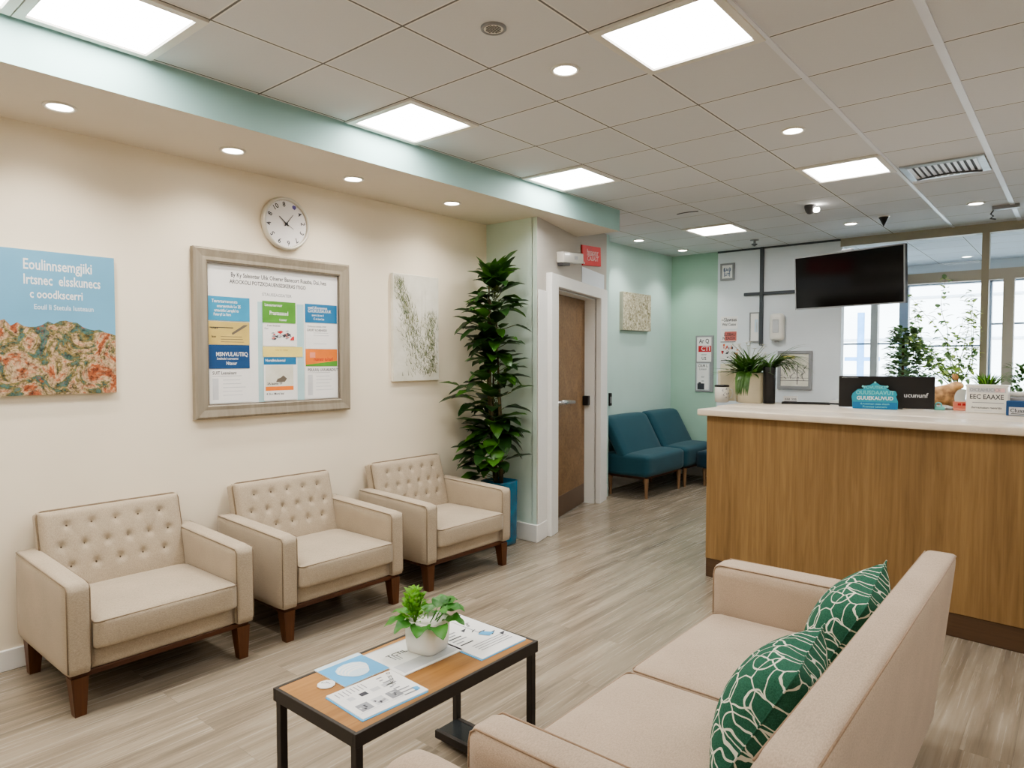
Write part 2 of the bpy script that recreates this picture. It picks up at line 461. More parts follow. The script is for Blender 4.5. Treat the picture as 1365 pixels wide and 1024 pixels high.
def tag(o, label, cat, group=None):
    o['label'] = label; o['category'] = cat
    if group: o['group'] = group
    return o
def thing(name, label, cat, X=None, group=None):
    o = bpy.data.objects.new(name, None); COL.objects.link(o); o.empty_display_size = .1
    if X is not None: o.matrix_world = X
    return tag(o, label, cat, group)
def struct(o):
    o['kind'] = 'structure'; return o
def sroot(name):
    o = bpy.data.objects.new(name, None); COL.objects.link(o); o.empty_display_size = .1
    return struct(o)
def copy_tree(o, parent=None):
    c = o.copy(); COL.objects.link(c); c.parent = parent
    for ch in o.children:
        copy_tree(ch, c)
    return c
def sbox(name, lo, hi, mat, parent=None, X=None, bev=0):
    return struct(MB().box(lo, hi, mat, bev, X=X).build(name, parent)) if parent is None else MB().box(lo, hi, mat, bev, X=X).build(name, parent)

# ------------------------------------------------------------------ room shell
XL, ZC, ZS, YB, YE = -3.8, 2.73, 2.55, 7.9, 10.8
XR, YR = 3.4, -2.6
sbox('floor', (-4.6, YR-.1, -.1), (XR+.1, YE+.1, 0), M['floor'])
sbox('ceiling', (-4.6, YR-.1, ZC), (XR+.1, YE+.1, ZC+.08), M['ceiling'])
sbox('wall_left', (XL-.1, YR, 0), (XL, 4.2, ZC), M['cream'])
sbox('wall_rear', (XL-.1, YR-.1, 0), (XR+.1, YR, ZC), M['cream'])
sbox('wall_right', (XR, YR, 0), (XR+.1, YE, ZC), M['cream'])
# soffit over the seating: teal fascia, pale underside
so = MB()
so.box((XL, YR, ZS), (-3.1, 5.14, ZC), M['soffit'])
so.rect(YR, ZS, 5.14, ZC, .0015, M['fascia'], FM((-3.1, 0, 0), (0, 1, 0), (0, 0, 1)))
so.rect(-3.8, ZS, -3.1, ZC, .0015, M['fascia'], FM((0, 5.14, 0), (-1, 0, 0), (0, 0, 1)) @ Matrix.Scale(-1, 4, (1, 0, 0)))
struct(so.build('trim_soffit'))
# column face and the slanted wall holding the door
P0 = Vector((-3.27, 4.2, 0)); P1 = Vector((-3.80, 6.05, 0)); DL = (P1-P0).length
DW = FM(P0, P1-P0, (0, 0, 1))            # u along the wall, v up, n towards the room
sbox('wall_column', (XL-.1, 4.2, 0), (-3.315, 4.3, ZC), M['mint'])
dw = MB()
DO0, DO1, DH = .36, 1.58, 2.04
dw.poly([(0, 0), (DO0, 0), (DO0, -.16), (.05, -.16)], 0, M['greige_shaded'], DW @ FM((0, 0, 0), (1, 0, 0), (0, 0, 1)) , ZC) if False else dw.raw([(0, 0, 0), (DO0, 0, 0), (DO0, 0, -.16), (.05, 0, -.16), (0, ZC, 0), (DO0, ZC, 0), (DO0, ZC, -.16), (.05, ZC, -.16)], [(0, 1, 5, 4), (1, 2, 6, 5), (2, 3, 7, 6), (3, 0, 4, 7), (4, 5, 6, 7), (3, 2, 1, 0)], M['greige_shaded'], False, DW)
dw.box((DO1, 0, -.16), (DL, ZC, 0), M['greige_shaded'], X=DW)
dw.box((DO0, DH, -.16), (DO1, ZC, 0), M['greige_shaded'], X=DW)
dw.raw([(-3.32, 4.2, 0), (-3.27, 4.2, 0), (-3.27, 4.2, ZC), (-3.32, 4.2, ZC)], [(0, 1, 2, 3)], M['mint'])
struct(dw.build('wall_entrance'))
sbox('wall_hall_return', (-4.1, 6.02, 0), (-3.80, 6.1, ZC), M['hall'])
sbox('wall_hall', (-4.1, 6.05, 0), (-4.0, YB+.1, ZC), M['hall'])
wb = MB(); wb.box((-4.1, YB, 0), (-3.39, YB+.1, ZC), M['mint2']); struct(wb.build('wall_back_mint'))
sbox('wall_back_white', (-3.39, YB-.01, 0), (-2.02, YB+.1, ZC), M['bluewhite'])
sbox('wall_back_low', (-2.02, YB, 0), (XR, YB+.1, .98), M['bluewhite'])
sbox('sill_back', (-2.02, YB-.32, .98), (XR, YB+.12, 1.01), M['white'])
# header, transom rail and posts of the glazed partition
sbox('beam_header', (-2.02, YB-.02, 2.645), (XR, YB+.1, ZC), M['olive'])
sbox('beam_transom', (-2.02, YB-.015, 2.2), (XR, YB+.09, 2.3), M['trimgrey'])
sbox('trim_ceiling_line', (-3.39, YB-.02, 2.71), (-2.02, YB, ZC), M['pole'])
for i, (a, b, z0, z1, m) in enumerate(((-.765, -.706, 1.01, 2.645, 'olive'), (-.592, -.507, 1.01, 2.2, 'trimgrey'), (.62, .68, 1.01, 2.645, 'olive'), (1.9, 1.96, 1.01, 2.645, 'olive'), (-2.06, -2.0, 1.01, 2.645, 'bluewhite'))):
    sbox('trim_%d' % (i+1), (a, YB-.018, z0), (b, YB+.095, z1), M[m])
wn = 1
for (a, b) in ((-2.0, -.765), (-.706, .62), (.68, 1.9), (1.96, XR)):
    r = sroot('window_%d' % wn); wn += 1
    MB().box((a, YB+.035, 2.3), (b, YB+.043, 2.645), M['glass']).build('pane', r)
# room beyond the partition and its outer windows
sbox('wall_far_left', (-3.0, YB+.1, 0), (-2.9, YE, ZC), M['backroom'])
sbox('wall_far_low', (-3.0, YE, 0), (XR, YE+.12, .85), M['backroom'])
sbox('wall_far_top', (-3.0, YE, 2.5), (XR, YE+.12, ZC), M['backroom'])
sbox('wall_far_pier', (-3.0, YE, .85), (-2.85, YE+.12, 2.5), M['backroom'])
def outer_window(a, b, rails, mull=()):
    global wn
    r = sroot('window_%d' % wn); wn += 1
    f = MB(); t = .055
    f.box((a, YE-.02, .85), (a+t, YE+.1, 2.5), M['bluegrey']); f.box((b-t, YE-.02, .85), (b, YE+.1, 2.5), M['bluegrey'])
    f.box((a, YE-.02, 2.5-t), (b, YE+.1, 2.5), M['bluegrey']); f.box((a, YE-.02, .85), (b, YE+.1, .85+t), M['bluegrey'])
    for x in mull: f.box((x-.045, YE-.02, .85), (x+.045, YE+.1, 2.5), M['trimgrey'])
    for z in rails: f.box((a, YE+.02, z-.012), (b, YE+.06, z+.012), M['bluegrey'])
    f.build('window_frame', r)
    MB().box((a+t, YE+.035, .85+t), (b-t, YE+.043, 2.5-t), M['glass']).build('pane', r)
outer_window(-2.85, -1.93, (1.66,), (-2.3,))
outer_window(-1.93, -.98, (1.62,))
outer_window(-.98, -.36, (1.9,))
outer_window(-.36, .9, (1.62,))
outer_window(.9, 2.2, (1.62,))
outer_window(2.2, XR, (1.62,))
# outdoors
og = sbox('exterior_ground', (-14, YE+.12, -.3), (14, 30, -.15), M['outground'])
fc = MB().box((-14, 19, -.15), (14, 19.3, 12), M['outwall'])
for z in (1.0, 1.9, 2.9, 3.9): fc.box((-14, 18.97, z), (14, 19, z+.05), M['outline'])
struct(fc.build('exterior_facade'))
t_ = thing('street_post', 'slim pale blue post outside, seen through the window under the television', 'post', T(-3.55, 15.5, -.15))
MB().cyl(.07, 0, 2.55, M['outblue'], 16).build('shaft', t_)
MB().box((-.3, -.03, 1.55), (.36, .03, 1.63), M['outblue']).build('crossbar', t_)

# skirting
def skirt(name, X, L, h=.1, th=.014):
    return struct(MB().box((0, 0, 0), (L, h, th), M['white'], .004, 1, X=X).build(name))
skirt('baseboard_left', FM((XL, YR, 0), (0, 1, 0), (0, 0, 1)), 4.2-YR)
skirt('baseboard_column', FM((XL, 4.2, 0), (1, 0, 0), (0, 0, 1)), .545, .14, .016)
skirt('baseboard_entrance_near', DW, .2, .14, .016)
skirt('baseboard_entrance_far', DW @ T(1.8, 0, 0), DL-1.8+.016, .14, .016)
skirt('baseboard_hall', FM((-4.0, 6.1, 0), (0, 1, 0), (0, 0, 1)), 1.8, .14, .016)
skirt('baseboard_back', FM((-4.0, YB, 0), (1, 0, 0), (0, 0, 1)), .6, .14, .016)
# wide white tee bars
for i, x in enumerate((-1.0, -.48)):
    w = .012 if i == 0 else .017
    sbox('trim_%d' % (10+i), (x-w, YR, ZC-.006), (x+w, YB, ZC+.01), M['tbar'])

# door in the slanted wall
dr = sroot('door_1'); dr.matrix_world = DW
c = MB()
c.box((.012, 0, .001), (.2, DH-.05, .012), M['white'], .003, 1)
for (a, b) in ((.2, DO0), (DO1, 1.8)): c.box((a, 0, -.02), (b, DH+.1, .05), M['white'], .004, 1)
c.box((DO0, DH, -.02), (DO1, DH+.1, .05), M['white'], .004, 1)
c.box((DO0, 0, -.16), (DO0+.012, DH, -.015), M['white']); c.box((DO1-.012, 0, -.16), (DO1, DH, -.015), M['white']); c.box((DO0, DH-.012, -.16), (DO1, DH, -.015), M['white'])
c.build('casing', dr)
MB().box((DO0+.015, .008, -.16), (DO1-.015, DH-.015, -.118), M['door']).build('door_leaf', dr)
MB().box((DO0+.03, .012, -.118), (DO1-.03, .2, -.114), M['kick']).build('kick_plate', dr)
h = MB(); hx = DO0+.36
h.box((hx-.14, .995, -.118), (hx+.05, 1.12, -.106), M['chrome'], .004)
h.cyl(.018, -.108, -.05, M['chrome'], 16, T(hx, 1.06, 0))
h.tube([(hx-.1, 1.06, -.055), (hx+.06, 1.06, -.05), (hx+.34, 1.045, -.055)], [.022, .024, .018], M['chrome'], 12)
h.build('lever_handle', dr)
k = MB().box((DO1-.075, .985, -.118), (DO1-.012, 1.08, -.06), M['black'], .006); k.build('latch_block', dr)

# ------------------------------------------------------------------ flat printed things
def lines(mb, x0, x1, ys, mat, z, h=.004, jit=.25, X=None):
    for y in ys: mb.rect(x0, y-h/2, x1-(x1-x0)*random.uniform(0, jit), y+h/2, z, mat, X)

LW = lambda y, z: FM((XL, y, z), (0, 1, 0), (0, 0, 1))     # a frame on the left wall
BW = lambda x, z: FM((x, YB, z), (1, 0, 0), (0, 0, 1))     # a frame on the back wall

# blue poster
W_, H_ = .98, .68
po = MB(); po.box((-W_/2, -H_/2, 0), (W_/2, H_/2, .026), M['mosaicside'])
po.rect(-W_/2, -H_/2, W_/2, H_/2, .0265, M['skyblue'])
tops = [(-W_/2, -.03)]
for i in range(1, 40):
    x = -W_/2+W_*i/40; tops.append((x, -.0+.012*math.sin(i*.45)+random.uniform(-.012, .014) - .03*max(0, (i-32)/8)))
tops.append((W_/2, -.05))
vs = []; fs = []
for (x, y) in tops: vs += [(x, -H_/2, .027), (x, y, .027)]
for i in range(len(tops)-1): fs.append((2*i, 2*i+2, 2*i+3, 2*i+1))
po.raw(vs, fs, M['reef'])
for (s_, x0, x1, zz_, z, m_) in (('Eoulinnsemgjiki', .100, .388, 1.888, .07, 'paper'), ('Irtsnec  elsskunecs', .100, .425, 1.818, .066, 'paper'), ('c ooodkscerri', .125, .345, 1.752, .056, 'paper'), ('Eouil li Stetula Iusteaun', .14, .392, 1.692, .034, 'paperblue')):
    po.fit(s_, x0, x1, zz_-1.617, .0275, z, M[m_])
tag(po.build('poster', X=T(.001, 0, 0) @ LW(1.36-W_/2, 1.617)), 'blue canvas poster of colourful rocks with white lettering on cream wall', 'poster')

# framed notice board
nb = thing('notice_board', 'large grey framed notice board holding printed flyers on cream wall', 'notice board', LW(2.278, 1.59))
fw, fh = 1.04, .965
MB().ring(fw, fh, [(0, 0), (0, .035), (.012, .042), (.05, .034), (.07, .036), (.078, .03), (.078, .014)], M['framewood']).build('frame', nb)
MB().ring(fw-.15, fh-.15, [(0, .031), (.006, .031), (.006, .012)], M['framelip']).build('inner_lip', nb)
b = MB().box((-fw/2+.07, -fh/2+.07, .002), (fw/2-.07, fh/2-.07, .012), M['paper'])
b.text('By Ky Saleonter Uhk Olnerer Banecort Ruaaba, Dai, Ives', .03, .345, .0125, .036, M['ink'], 'CENTER', sx=.78)
b.text('AROCKOLI POTZKDAUENSESKERAS ITIGO', -.05, .305, .0125, .032, M['ink'], 'CENTER', sx=.82)
b.text('STAUSEAGSATER', .0, .245, .0125, .026, M['inkgrey'], 'CENTER')
for (x0, x1) in ((-.13, -.09), (.135, .185)): b.rect(x0, -.405, x1, .2, .0122, M['flyteal'])
b.build('backing_board', nb)
NBY, NBZ, NBX = 2.278, 1.59, .0135
def flyer(y0, y1, z0, z1, mat, label, dec, group='flyers inside the notice board'):
    w, h = y1-y0, z1-z0
    mb = MB().box((-w/2, -h/2, 0), (w/2, h/2, .002), mat)
    dec(mb, w, h)
    return tag(mb.build('flyer', X=T(NBX, 0, 0) @ LW((y0+y1)/2, (z0+z1)/2)), label, 'flyer', group)
zz = .0024
def d_text(col, rows):
    def f(mb, w, h):
        for (s_, x, y, sz) in rows: mb.text(s_, -w/2+x*w, -h/2+y*h, zz, sz, M[col], 'LEFT', sx=.8)
    return f
flyer(1.847, 2.096, 1.668, 1.805, M['flyblue'], 'sky blue flyer with white print, top of left column in notice board',
      d_text('paper', [('Tsararsarnsnonsts', .08, .8, .026), ('enaraanttula Le 2S', .2, .6, .024), ('amacttfu Larqdd ts', .14, .42, .024), ('Fstarqf La llars', .12, .25, .022)]))
def d_must(mb, w, h):
    mb.rect(-w/2+.01, -h/2+.095, w/2-.1, -h/2+.1, zz, M['ink']); mb.text('ctas', -w/2+.02, .03, zz, .024, M['ink']); mb.text('lase', -w/2+.02, -.02, zz, .018, M['ink'])
    mb.poly([(.02, -.01), (.11, .045), (.115, .052), (.09, .05), (.015, .002)], zz, M['framelip']); lines(mb, -.05, .1, (-.02, -.035, -.05), M['framelip'], zz, .003)
flyer(1.843, 2.093, 1.53, 1.662, M['mustard'], 'mustard yellow flyer, second in the left column of the notice board', d_must)
flyer(1.842, 2.092, 1.392, 1.528, M['navy'], 'dark navy flyer with white print in the left column of notice board',
      d_text('paper', [('MSNVULAUTIIQ', .18, .6, .034), ('Sntaktula b surnuarsui', .2, .42, .018), ('Ntauur', .42, .22, .028)]))
def d_list(title):
    def f(mb, w, h):
        mb.text(title, -w/2+.02, h/2-.02, zz, .026, M['ink'], sx=.85); mb.rect(-w/2+.02, h/2-.038, w/2-.06, h/2-.036, zz, M['inkgrey'])
        lines(mb, -w/2+.08, w/2-.02, [h/2-.06-.022*i for i in range(int((h-.08)/.022))], M['inklight'], zz, .004, .4)
        mb.rect(-w/2+.02, -h/2+.02, -w/2+.055, h/2-.05, zz, M['inklight'])
    return f
flyer(1.845, 2.1, 1.194, 1.386, M['paper'], 'white list sheet at the bottom of the left column in notice board', d_list('SUIT Leanaisant'))
flyer(2.179, 2.402, 1.668, 1.798, M['flygreen'], 'green flyer with white print at the top of middle column',
      d_text('paper', [('Ltsusurauruuar', .06, .82, .024), ('Prastaaaaad', .2, .45, .034), ('t suuur', .5, .15, .022)]))
def d_pic(mb, w, h):
    mb.text('S tsas Sanauuaa', -w/2+.03, h/2-.012, zz, .014, M['ink']); mb.text('Gam', -w/2+.01, h/2-.03, zz, .014, M['inkgrey'])
    for i in range(26):
        x, y = random.uniform(-.05, .07), random.uniform(-.03, .025); a = random.uniform(.008, .022)
        mb.poly([(x-a, y), (x, y-a*.5), (x+a, y+a*.1), (x+a*.3, y+a*.5)], zz+.00005*i, M[random.choice(('ink', 'inkgrey', 'pinkink', 'inklight', 'redink'))])
    mb.poly([(.07, -.03), (.1, -.03), (.1, -.005), (.085, -.01)], zz+.002, M['redink'])
flyer(2.178, 2.4, 1.525, 1.662, M['paper'], 'white flyer with small red and grey picture in the middle column', d_pic)
flyer(2.178, 2.45, 1.46, 1.522, M['yellow'], 'narrow pale yellow strip across the middle column of notice board', d_text('mustard', [('csto ts  rasau', .3, .7, .02)]))
def d_prod(mb, w, h):
    mb.rect(-w/2, h/2-.045, w/2, h/2, zz, M['flyblue2']); mb.text('Nuralktulasntal', -w/2+.01, h/2-.02, zz+.0003, .022, M['paper'])
    mb.rect(-w/2+.01, -h/2+.06, w/2-.02, h/2-.05, zz, M['canvas']); mb.rect(-w/2+.01, -h/2+.06, w/2-.02, -h/2+.085, zz+.0003, M['orange'])
    mb.poly([(-.03, -.02), (.03, -.02), (.045, .0), (.02, .02), (.0, .005), (-.02, 0)], zz+.0004, M['framelip'])
    mb.text('2A lasmo TF', -w/2+.02, -.03, zz+.0005, .02, M['ink']); mb.text('4 2ls s Marsi lsai', -w/2+.015, -h/2+.04, zz, .018, M['ink'])
flyer(2.182, 2.402, 1.194, 1.458, M['paper'], 'tall flyer with blue heading and orange band at the bottom of middle column', d_prod)
flyer(2.472, 2.71, 1.68, 1.798, M['flyblue2'], 'deep blue flyer with white print heading the right column',
      d_text('paper', [('uuatl LKsurannnus', .08, .8, .024), ('CUCIKUUSAUUUK', .08, .62, .026), ('asura Ltt sa d', .2, .4, .02), ('C ra Les Las', .25, .2, .02)]))
flyer(2.472, 2.71, 1.512, 1.676, M['paper'], 'plain white flyer with grey lines, second in the right column',
      lambda mb, w, h: (mb.text('Cnassus acnas cnat', -w/2+.015, h/2-.02, zz, .018, M['inkgrey']), mb.text('CAIURT ILOAJNASSU', -w/2+.01, h/2-.045, zz, .02, M['ink'], sx=.8), lines(mb, -.06, .06, (.02, .005, -.05), M['inklight'], zz, .004)))
def d_or(mb, w, h):
    mb.poly([(-w/2, -h/2), (w/2, -h/2), (w/2, -h/2+.035), (-w/2, -h/2+.01)], zz, M['flygreen']); mb.rect(-w/2+.03, .0, -w/2+.07, .035, zz, M['salmon']); mb.text('rusnatr tu\'turl', -.06, -.01, zz, .03, M['redink'], sx=.85)
flyer(2.472, 2.71, 1.4, 1.51, M['orange'], 'orange flyer with a green lower edge in the right column', d_or)
flyer(2.466, 2.712, 1.194, 1.396, M['paper'], 'white printed letter at the bottom of right column', d_list('PSIUUUL UUUAEADIUT'))

# clock
ck = thing('wall_clock', 'round white wall clock with silver rim above the notice board', 'clock', LW(2.338, 2.278))
MB().lathe([(.13, 0), (.158, .004), (.163, .02), (.16, .034), (.15, .042), (.142, .036), (.141, .026)], M['clockrim'], 56).build('rim', ck)
f = MB().lathe([(.001, .026), (.142, .026)], M['clockface'], 56)
for i, s_ in enumerate(('8', '', '4', '2', '3', '7', '6', '9', '5', '4', '8', '10')):
    a = PI/2 - (i+.0)*PI/6 + .12
    if s_: f.text(s_, .116*math.cos(a), .116*math.sin(a), .0268, .042, M['ink'], 'CENTER', rot=a-PI/2)
f.poly([(.045, .1), (.06, .092), (.072, .108), (.066, .118), (.05, .12), (.042, .112)], .0266, M['purple'])
for i in range(60): 
    a = i*PI/30; r0, r1 = .136, .1395
    f.poly([(r0*math.cos(a)-.0008*math.sin(a), r0*math.sin(a)+.0008*math.cos(a)), (r0*math.cos(a)+.0008*math.sin(a), r0*math.sin(a)-.0008*math.cos(a)), (r1*math.cos(a)+.0008*math.sin(a), r1*math.sin(a)-.0008*math.cos(a)), (r1*math.cos(a)-.0008*math.sin(a), r1*math.sin(a)+.0008*math.cos(a))], .0266, M['inkgrey'])
f.build('dial', ck)
def hand(name, a, L, w, z, tail=.018):
    X = R(a-PI/2, 'Z')
    MB().poly([(-w, -tail), (w, -tail), (w*.4, L), (-w*.4, L)], z, M['ink'], X, .0015).build(name, ck)
hand('hour_hand', math.radians(140), .062, .004, .028); hand('minute_hand', math.radians(52), .075, .003, .030); hand('second_hand', math.radians(-32), .055, .0018, .032)
MB().cyl(.007, .026, .035, M['black'], 16).build('hub', ck)

# botanical canvas
w, h = .445, .775
ca = MB().box((-w/2, -h/2, 0), (w/2, h/2, .03), M['canvas'], .002, 1)
rnd = random.Random(3)
for i in range(1500):
    t = rnd.random()**.8; spread = .03+.2*(1-t)
    x = -.19+ (1-t)*.30 + rnd.gauss(0, .06*(1-t)+.022); y = -h/2+.02+t*(h-.05)
    if rnd.random() < .34: x = .15+rnd.gauss(0, .035); y = -h/2+rnd.uniform(.05, .5)
    L = rnd.uniform(.02, .06); a = rnd.gauss(PI*.62, .5); wd = rnd.uniform(.0012, .0035)
    dx, dy = math.cos(a)*L, math.sin(a)*L
    pts = [(x-wd, y), (x+wd, y), (x+dx, y+dy)]
    if all(abs(p[0]) < w/2-.004 and abs(p[1]) < h/2-.004 for p in pts):
        ca.poly(pts, .0304+.000001*i, M[rnd.choice(('blade1', 'blade1', 'blade2', 'blade2', 'blade3'))])
for x in (.05, .085): ca.rect(x, -.1, x+.0015, .28, .0303, M['blade2'])
tag(ca.build('canvas_picture', X=LW(3.401, 1.673)), 'tall pale canvas of green grasses on cream wall beside tall plant', 'picture')
# mottled canvas in the hall
w, h = .6, .43
hp = MB().box((-.32, -.215, 0), (.32, .215, .05), M['mosaicside'], .004, 1); hp.rect(-.316, -.211, .316, .211, .0503, M['mosaic'])
tag(hp.build('canvas_picture', X=FM((-4.0, 6.96, 1.985), (0, 1, 0), (0, 0, 1))), 'small mottled beige and green canvas above the teal chairs', 'picture')

# ------------------------------------------------------------------ signs by the door
es = thing('emergency_light', 'small off-white emergency light box on wall above wooden door', 'emergency light', DW @ T(.68, 2.315, 0) @ R(.1, 'Z'))
MB().box((-.25, -.04, 0), (.27, .05, .07), M['ceramic'], .008, 3).build('housing', es)
MB().box((-.24, -.065, .005), (-.06, -.04, .055), M['darkgrey'], .004).build('lamp_head', es)
e_ = MB().box((.02, -.01, .07), (.1, .02, .072), M['inklight']); e_.build('badge', es)
rs = MB().box((0, 0, 0), (.58, .185, .012), M['red'])
rs.fit('hnaonr', .13, .5, .125, .0125, .075, M['pink']); rs.fit('CASAST', .13, .5, .065, .0125, .06, M['pink']); rs.rect(.12, .095, .52, .1, .0125, M['pink'])
rs.poly([(.02, .015), (.05, .01), (.045, .035), (.03, .03)], .0125, M['paper'])
tag(rs.build('door_sign', X=DW @ T(1.09, 2.31, .006) @ R(.1, 'Z')), 'red sign with pale lettering on wall above wooden door', 'sign')
tag(MB().box((0, 0, 0), (.72, .155, .004), M['bluewhite']).build('wall_plate', X=DW @ T(1.1, 2.145, 0.002)), 'blank pale blue panel directly below red sign', 'panel')
cr = thing('card_reader', 'small black card reader on pale wall left of teal chairs', 'card reader', FM((-4.0, 6.42, 1.0), (0, 1, 0), (0, 0, 1)))
MB().box((-.02, -.07, 0), (.03, .07, .03), M['black'], .006).build('case', cr); MB().box((-.01, -.04, .03), (.015, .03, .033), M['greyplastic']).build('face_plate', cr)

# ------------------------------------------------------------------ armchairs by the wall
def tufted(w, h, th, rows):
    mb = MB(); nu, nv = 84, 56
    pts = []
    for i, n in enumerate(rows):
        y = h*(.80-.235*i)
        for k in range(n): pts.append((w*((k+.5)/n*.9+.05) if n == max(rows) else w*((k+1)/(n+1)*.98+.01), y))
    segs = []
    for i, a in enumerate(pts):
        for b in pts[i+1:]:
            if abs(a[1]-b[1]) > .01 and abs(a[1]-b[1]) < h*.3 and abs(a[0]-b[0]) < w*.17: segs.append((a, b))
    def dep(x, y):
        e = min(x, w-x, y, h-y); r = .035
        d = .02*math.sin(PI*x/w)**.5*math.sin(PI*max(0, min(1, y/h)))**.5 if 0 < x < w and 0 < y < h else 0
        if e < r: d -= r - math.sqrt(max(0, r*r-(r-e)**2))
        for (px, py) in pts:
            q = (x-px)**2+(y-py)**2
            if q < .01: d -= .013*math.exp(-q/.0004)
        for (a, b) in segs:
            ax, ay = a; bx, by = b; L2 = (bx-ax)**2+(by-ay)**2
            t = max(0, min(1, ((x-ax)*(bx-ax)+(y-ay)*(by-ay))/L2)); q = (x-ax-t*(bx-ax))**2+(y-ay-t*(by-ay))**2
            if q < .002: d -= .0022*math.exp(-q/.00005)
        return d
    vs = []; fs = []
    ex = lambda i, n, L: L*.5*(1-math.cos(PI*i/n)) if False else L*i/n
    for j in range(nv+1):
        for i in range(nu+1):
            x, y = ex(i, nu, w), ex(j, nv, h); vs.append((x-w/2, y, dep(x, y)))
    for j in range(nv):
        for i in range(nu):
            a = j*(nu+1)+i; fs.append((a, a+1, a+nu+2, a+nu+1))
    mb.raw(vs, fs, M['fab'], True)
    # closed back shell
    rim = [(0, 0), (w, 0), (w, h), (0, h)]
    mb.box((-w/2+.002, .002, -th), (w/2-.002, h-.002, -.034), M['fab'], .012, 3)
    m2 = MB(); r = .03
    loop = []
    for cx_, cy_, a0 in ((w/2-r, h-r, 0), (-w/2+r, h-r, 90)):
        for k in range(7): a = math.radians(a0+k*15); loop.append((cx_+r*math.cos(a), cy_+r*math.sin(a), -.026))
    m2.tube([(w/2, .02, -.026)]+loop+[(-w/2, .02, -.026)], .0045, M['seam'], 6)
    return mb, m2, [(x-w/2, y, dep(x, y)) for (x, y) in pts]

def make_chair(label, group):
    t = thing('armchair', label, 'armchair', group=group)
    HW, D = .40, .68
    # base frame
    b = MB().soft((.05, -HW+.075, .175), (D-.02, HW-.075, .285), M['fab'], .012, n=6); b.build('seat_base', t)
    r = MB().box((.03, -HW+.02, .152), (D-.02, HW-.02, .176), M['railwood'], .003, 1); r.build('under_frame', t)
    for s in (-1, 1):
        y0, y1 = (-HW, -HW+.092) if s < 0 else (HW-.092, HW)
        X = None
        a = MB()
        def slope(p, hx): 
            if p.z > 0: p.z += .012*(-p.x/hx[0])
            return p
        a.soft((0, y0, .172), (D+.005, y1, .556), M['fab'], .018, (0, .004, .004), 10, fn=slope)
        for yy in (y0+.004, y1-.004):
            a.tube([(.02, yy, .561), (D-.012, yy, .538), (D, yy, .52), (D, yy, .19)], .0028, M['seam'], 6)
        a.build('armrest', t)
    c = MB().soft((.16, -HW+.094, .262), (D+.028, HW-.094, .388), M['fab'], .022, (.006, 0, .018), 14)
    c2 = MB()
    yy = HW-.098
    c.tube([(.2, -yy, .379), (D+.016, -yy, .379), (D+.024, -yy+.012, .378), (D+.024, yy-.012, .378), (D+.016, yy, .379), (.2, yy, .379)], .0032, M['seam'], 6)
    c.build('seat_cushion', t)
    mb, pip, pts = tufted(.645, .41, .1, (5, 6, 5))
    X = T(.17, 0, .345) @ R(math.radians(-15), 'Y') @ FM((0, 0, 0), (0, 1, 0), (0, 0, 1))
    bk = mb.build('backrest', t, X)
    pip.build('piping', bk)
    proto = None
    for p in pts:
        Xb = T(p[0], p[1], p[2]+.0005)
        if proto is None:
            proto = MB().lathe([(.0001, .003), (.004, .0026), (.0068, 0.0), (.006, -.003)], M['button'], 10).build('button', bk, Xb)
        else:
            q = proto.copy(); COL.objects.link(q); q.parent = bk; q.matrix_local = Xb
    for (x, sx) in ((.07, -1), (D-.045, 1)):
        for sy in (-1, 1):
            l = MB(); yc = sy*(HW-.05)
            w0, w1 = .021, .032
            vs = []
            for (z, w_, ox, oy) in ((0, w0, sx*.012, 0), (.158, w1, 0, 0)):
                for (dx, dy) in ((-1, -1), (1, -1), (1, 1), (-1, 1)): vs.append((x+ox+dx*w_, yc+oy+dy*w_, z))
            l.raw(vs, [(3, 2, 1, 0), (4, 5, 6, 7), (0, 1, 5, 4), (1, 2, 6, 5), (2, 3, 7, 6), (3, 0, 4, 7)], M['legwood'])
            l.build('leg', t)
    return t
grp = 'beige armchairs along the cream wall'
ch = make_chair('beige button-tufted armchair under the blue poster, nearest of the row', grp)
c2 = copy_tree(ch); c3 = copy_tree(ch)
c2['label'] = 'beige button-tufted armchair under the framed notice board, middle of the row'
c3['label'] = 'beige button-tufted armchair beside the tall plant, farthest of the row'
for o, y in ((ch, 1.30), (c2, 2.25), (c3, 3.235)): o.location = (-3.745, y, 0)

# ------------------------------------------------------------------ sofa
sf = thing('sofa', 'beige two-seat sofa in the foreground facing the coffee table', 'sofa', T(0, 0, 0))
SX0, SX1, SY0, SY1 = -1.21, -.34, 1.17, 3.0
sf.location = ((SX0+SX1)/2, (SY0+SY1)/2, 0)
ox, oy = sf.location[0], sf.location[1]
def sl(lo, hi): return (lo[0]-ox, lo[1]-oy, lo[2]), (hi[0]-ox, hi[1]-oy, hi[2])
a, b = sl((SX0+.03, SY0+.05, .1), (SX1-.06, SY1-.05, .215)); MB().soft(a, b, M['fab2'], .015, n=6).build('seat_base', sf)
for (y0, y1, xf) in ((2.84, 2.99, -1.235), (1.185, 1.31, -1.15)):
    a, b = sl((xf, y0, .09), (-.45, y1, .545))
    m = MB().soft(a, b, M['fab2'], .035, (.004, .004, .006), 16)
    for yy in (a[1]+.012, b[1]-.012): m.tube([(b[0], yy, .541), (a[0]+.03, yy, .541), (a[0]+.012, yy, .528), (a[0]+.006, yy, .5), (a[0]+.004, yy, .12)], .003, M['seam2'], 6)
    m.build('armrest', sf)
def lean(p, hx):
    p.x += .065*(p.z/hx[2]-1)*.5*(1 if p.x > 0 else 1)
    return p
a, b = sl((-.45, SY0, .08), (-.335, SY1, .728))
m = MB().soft(a, b, M['fab2'], .028, (.006, 0, .006), 20, fn=lean)
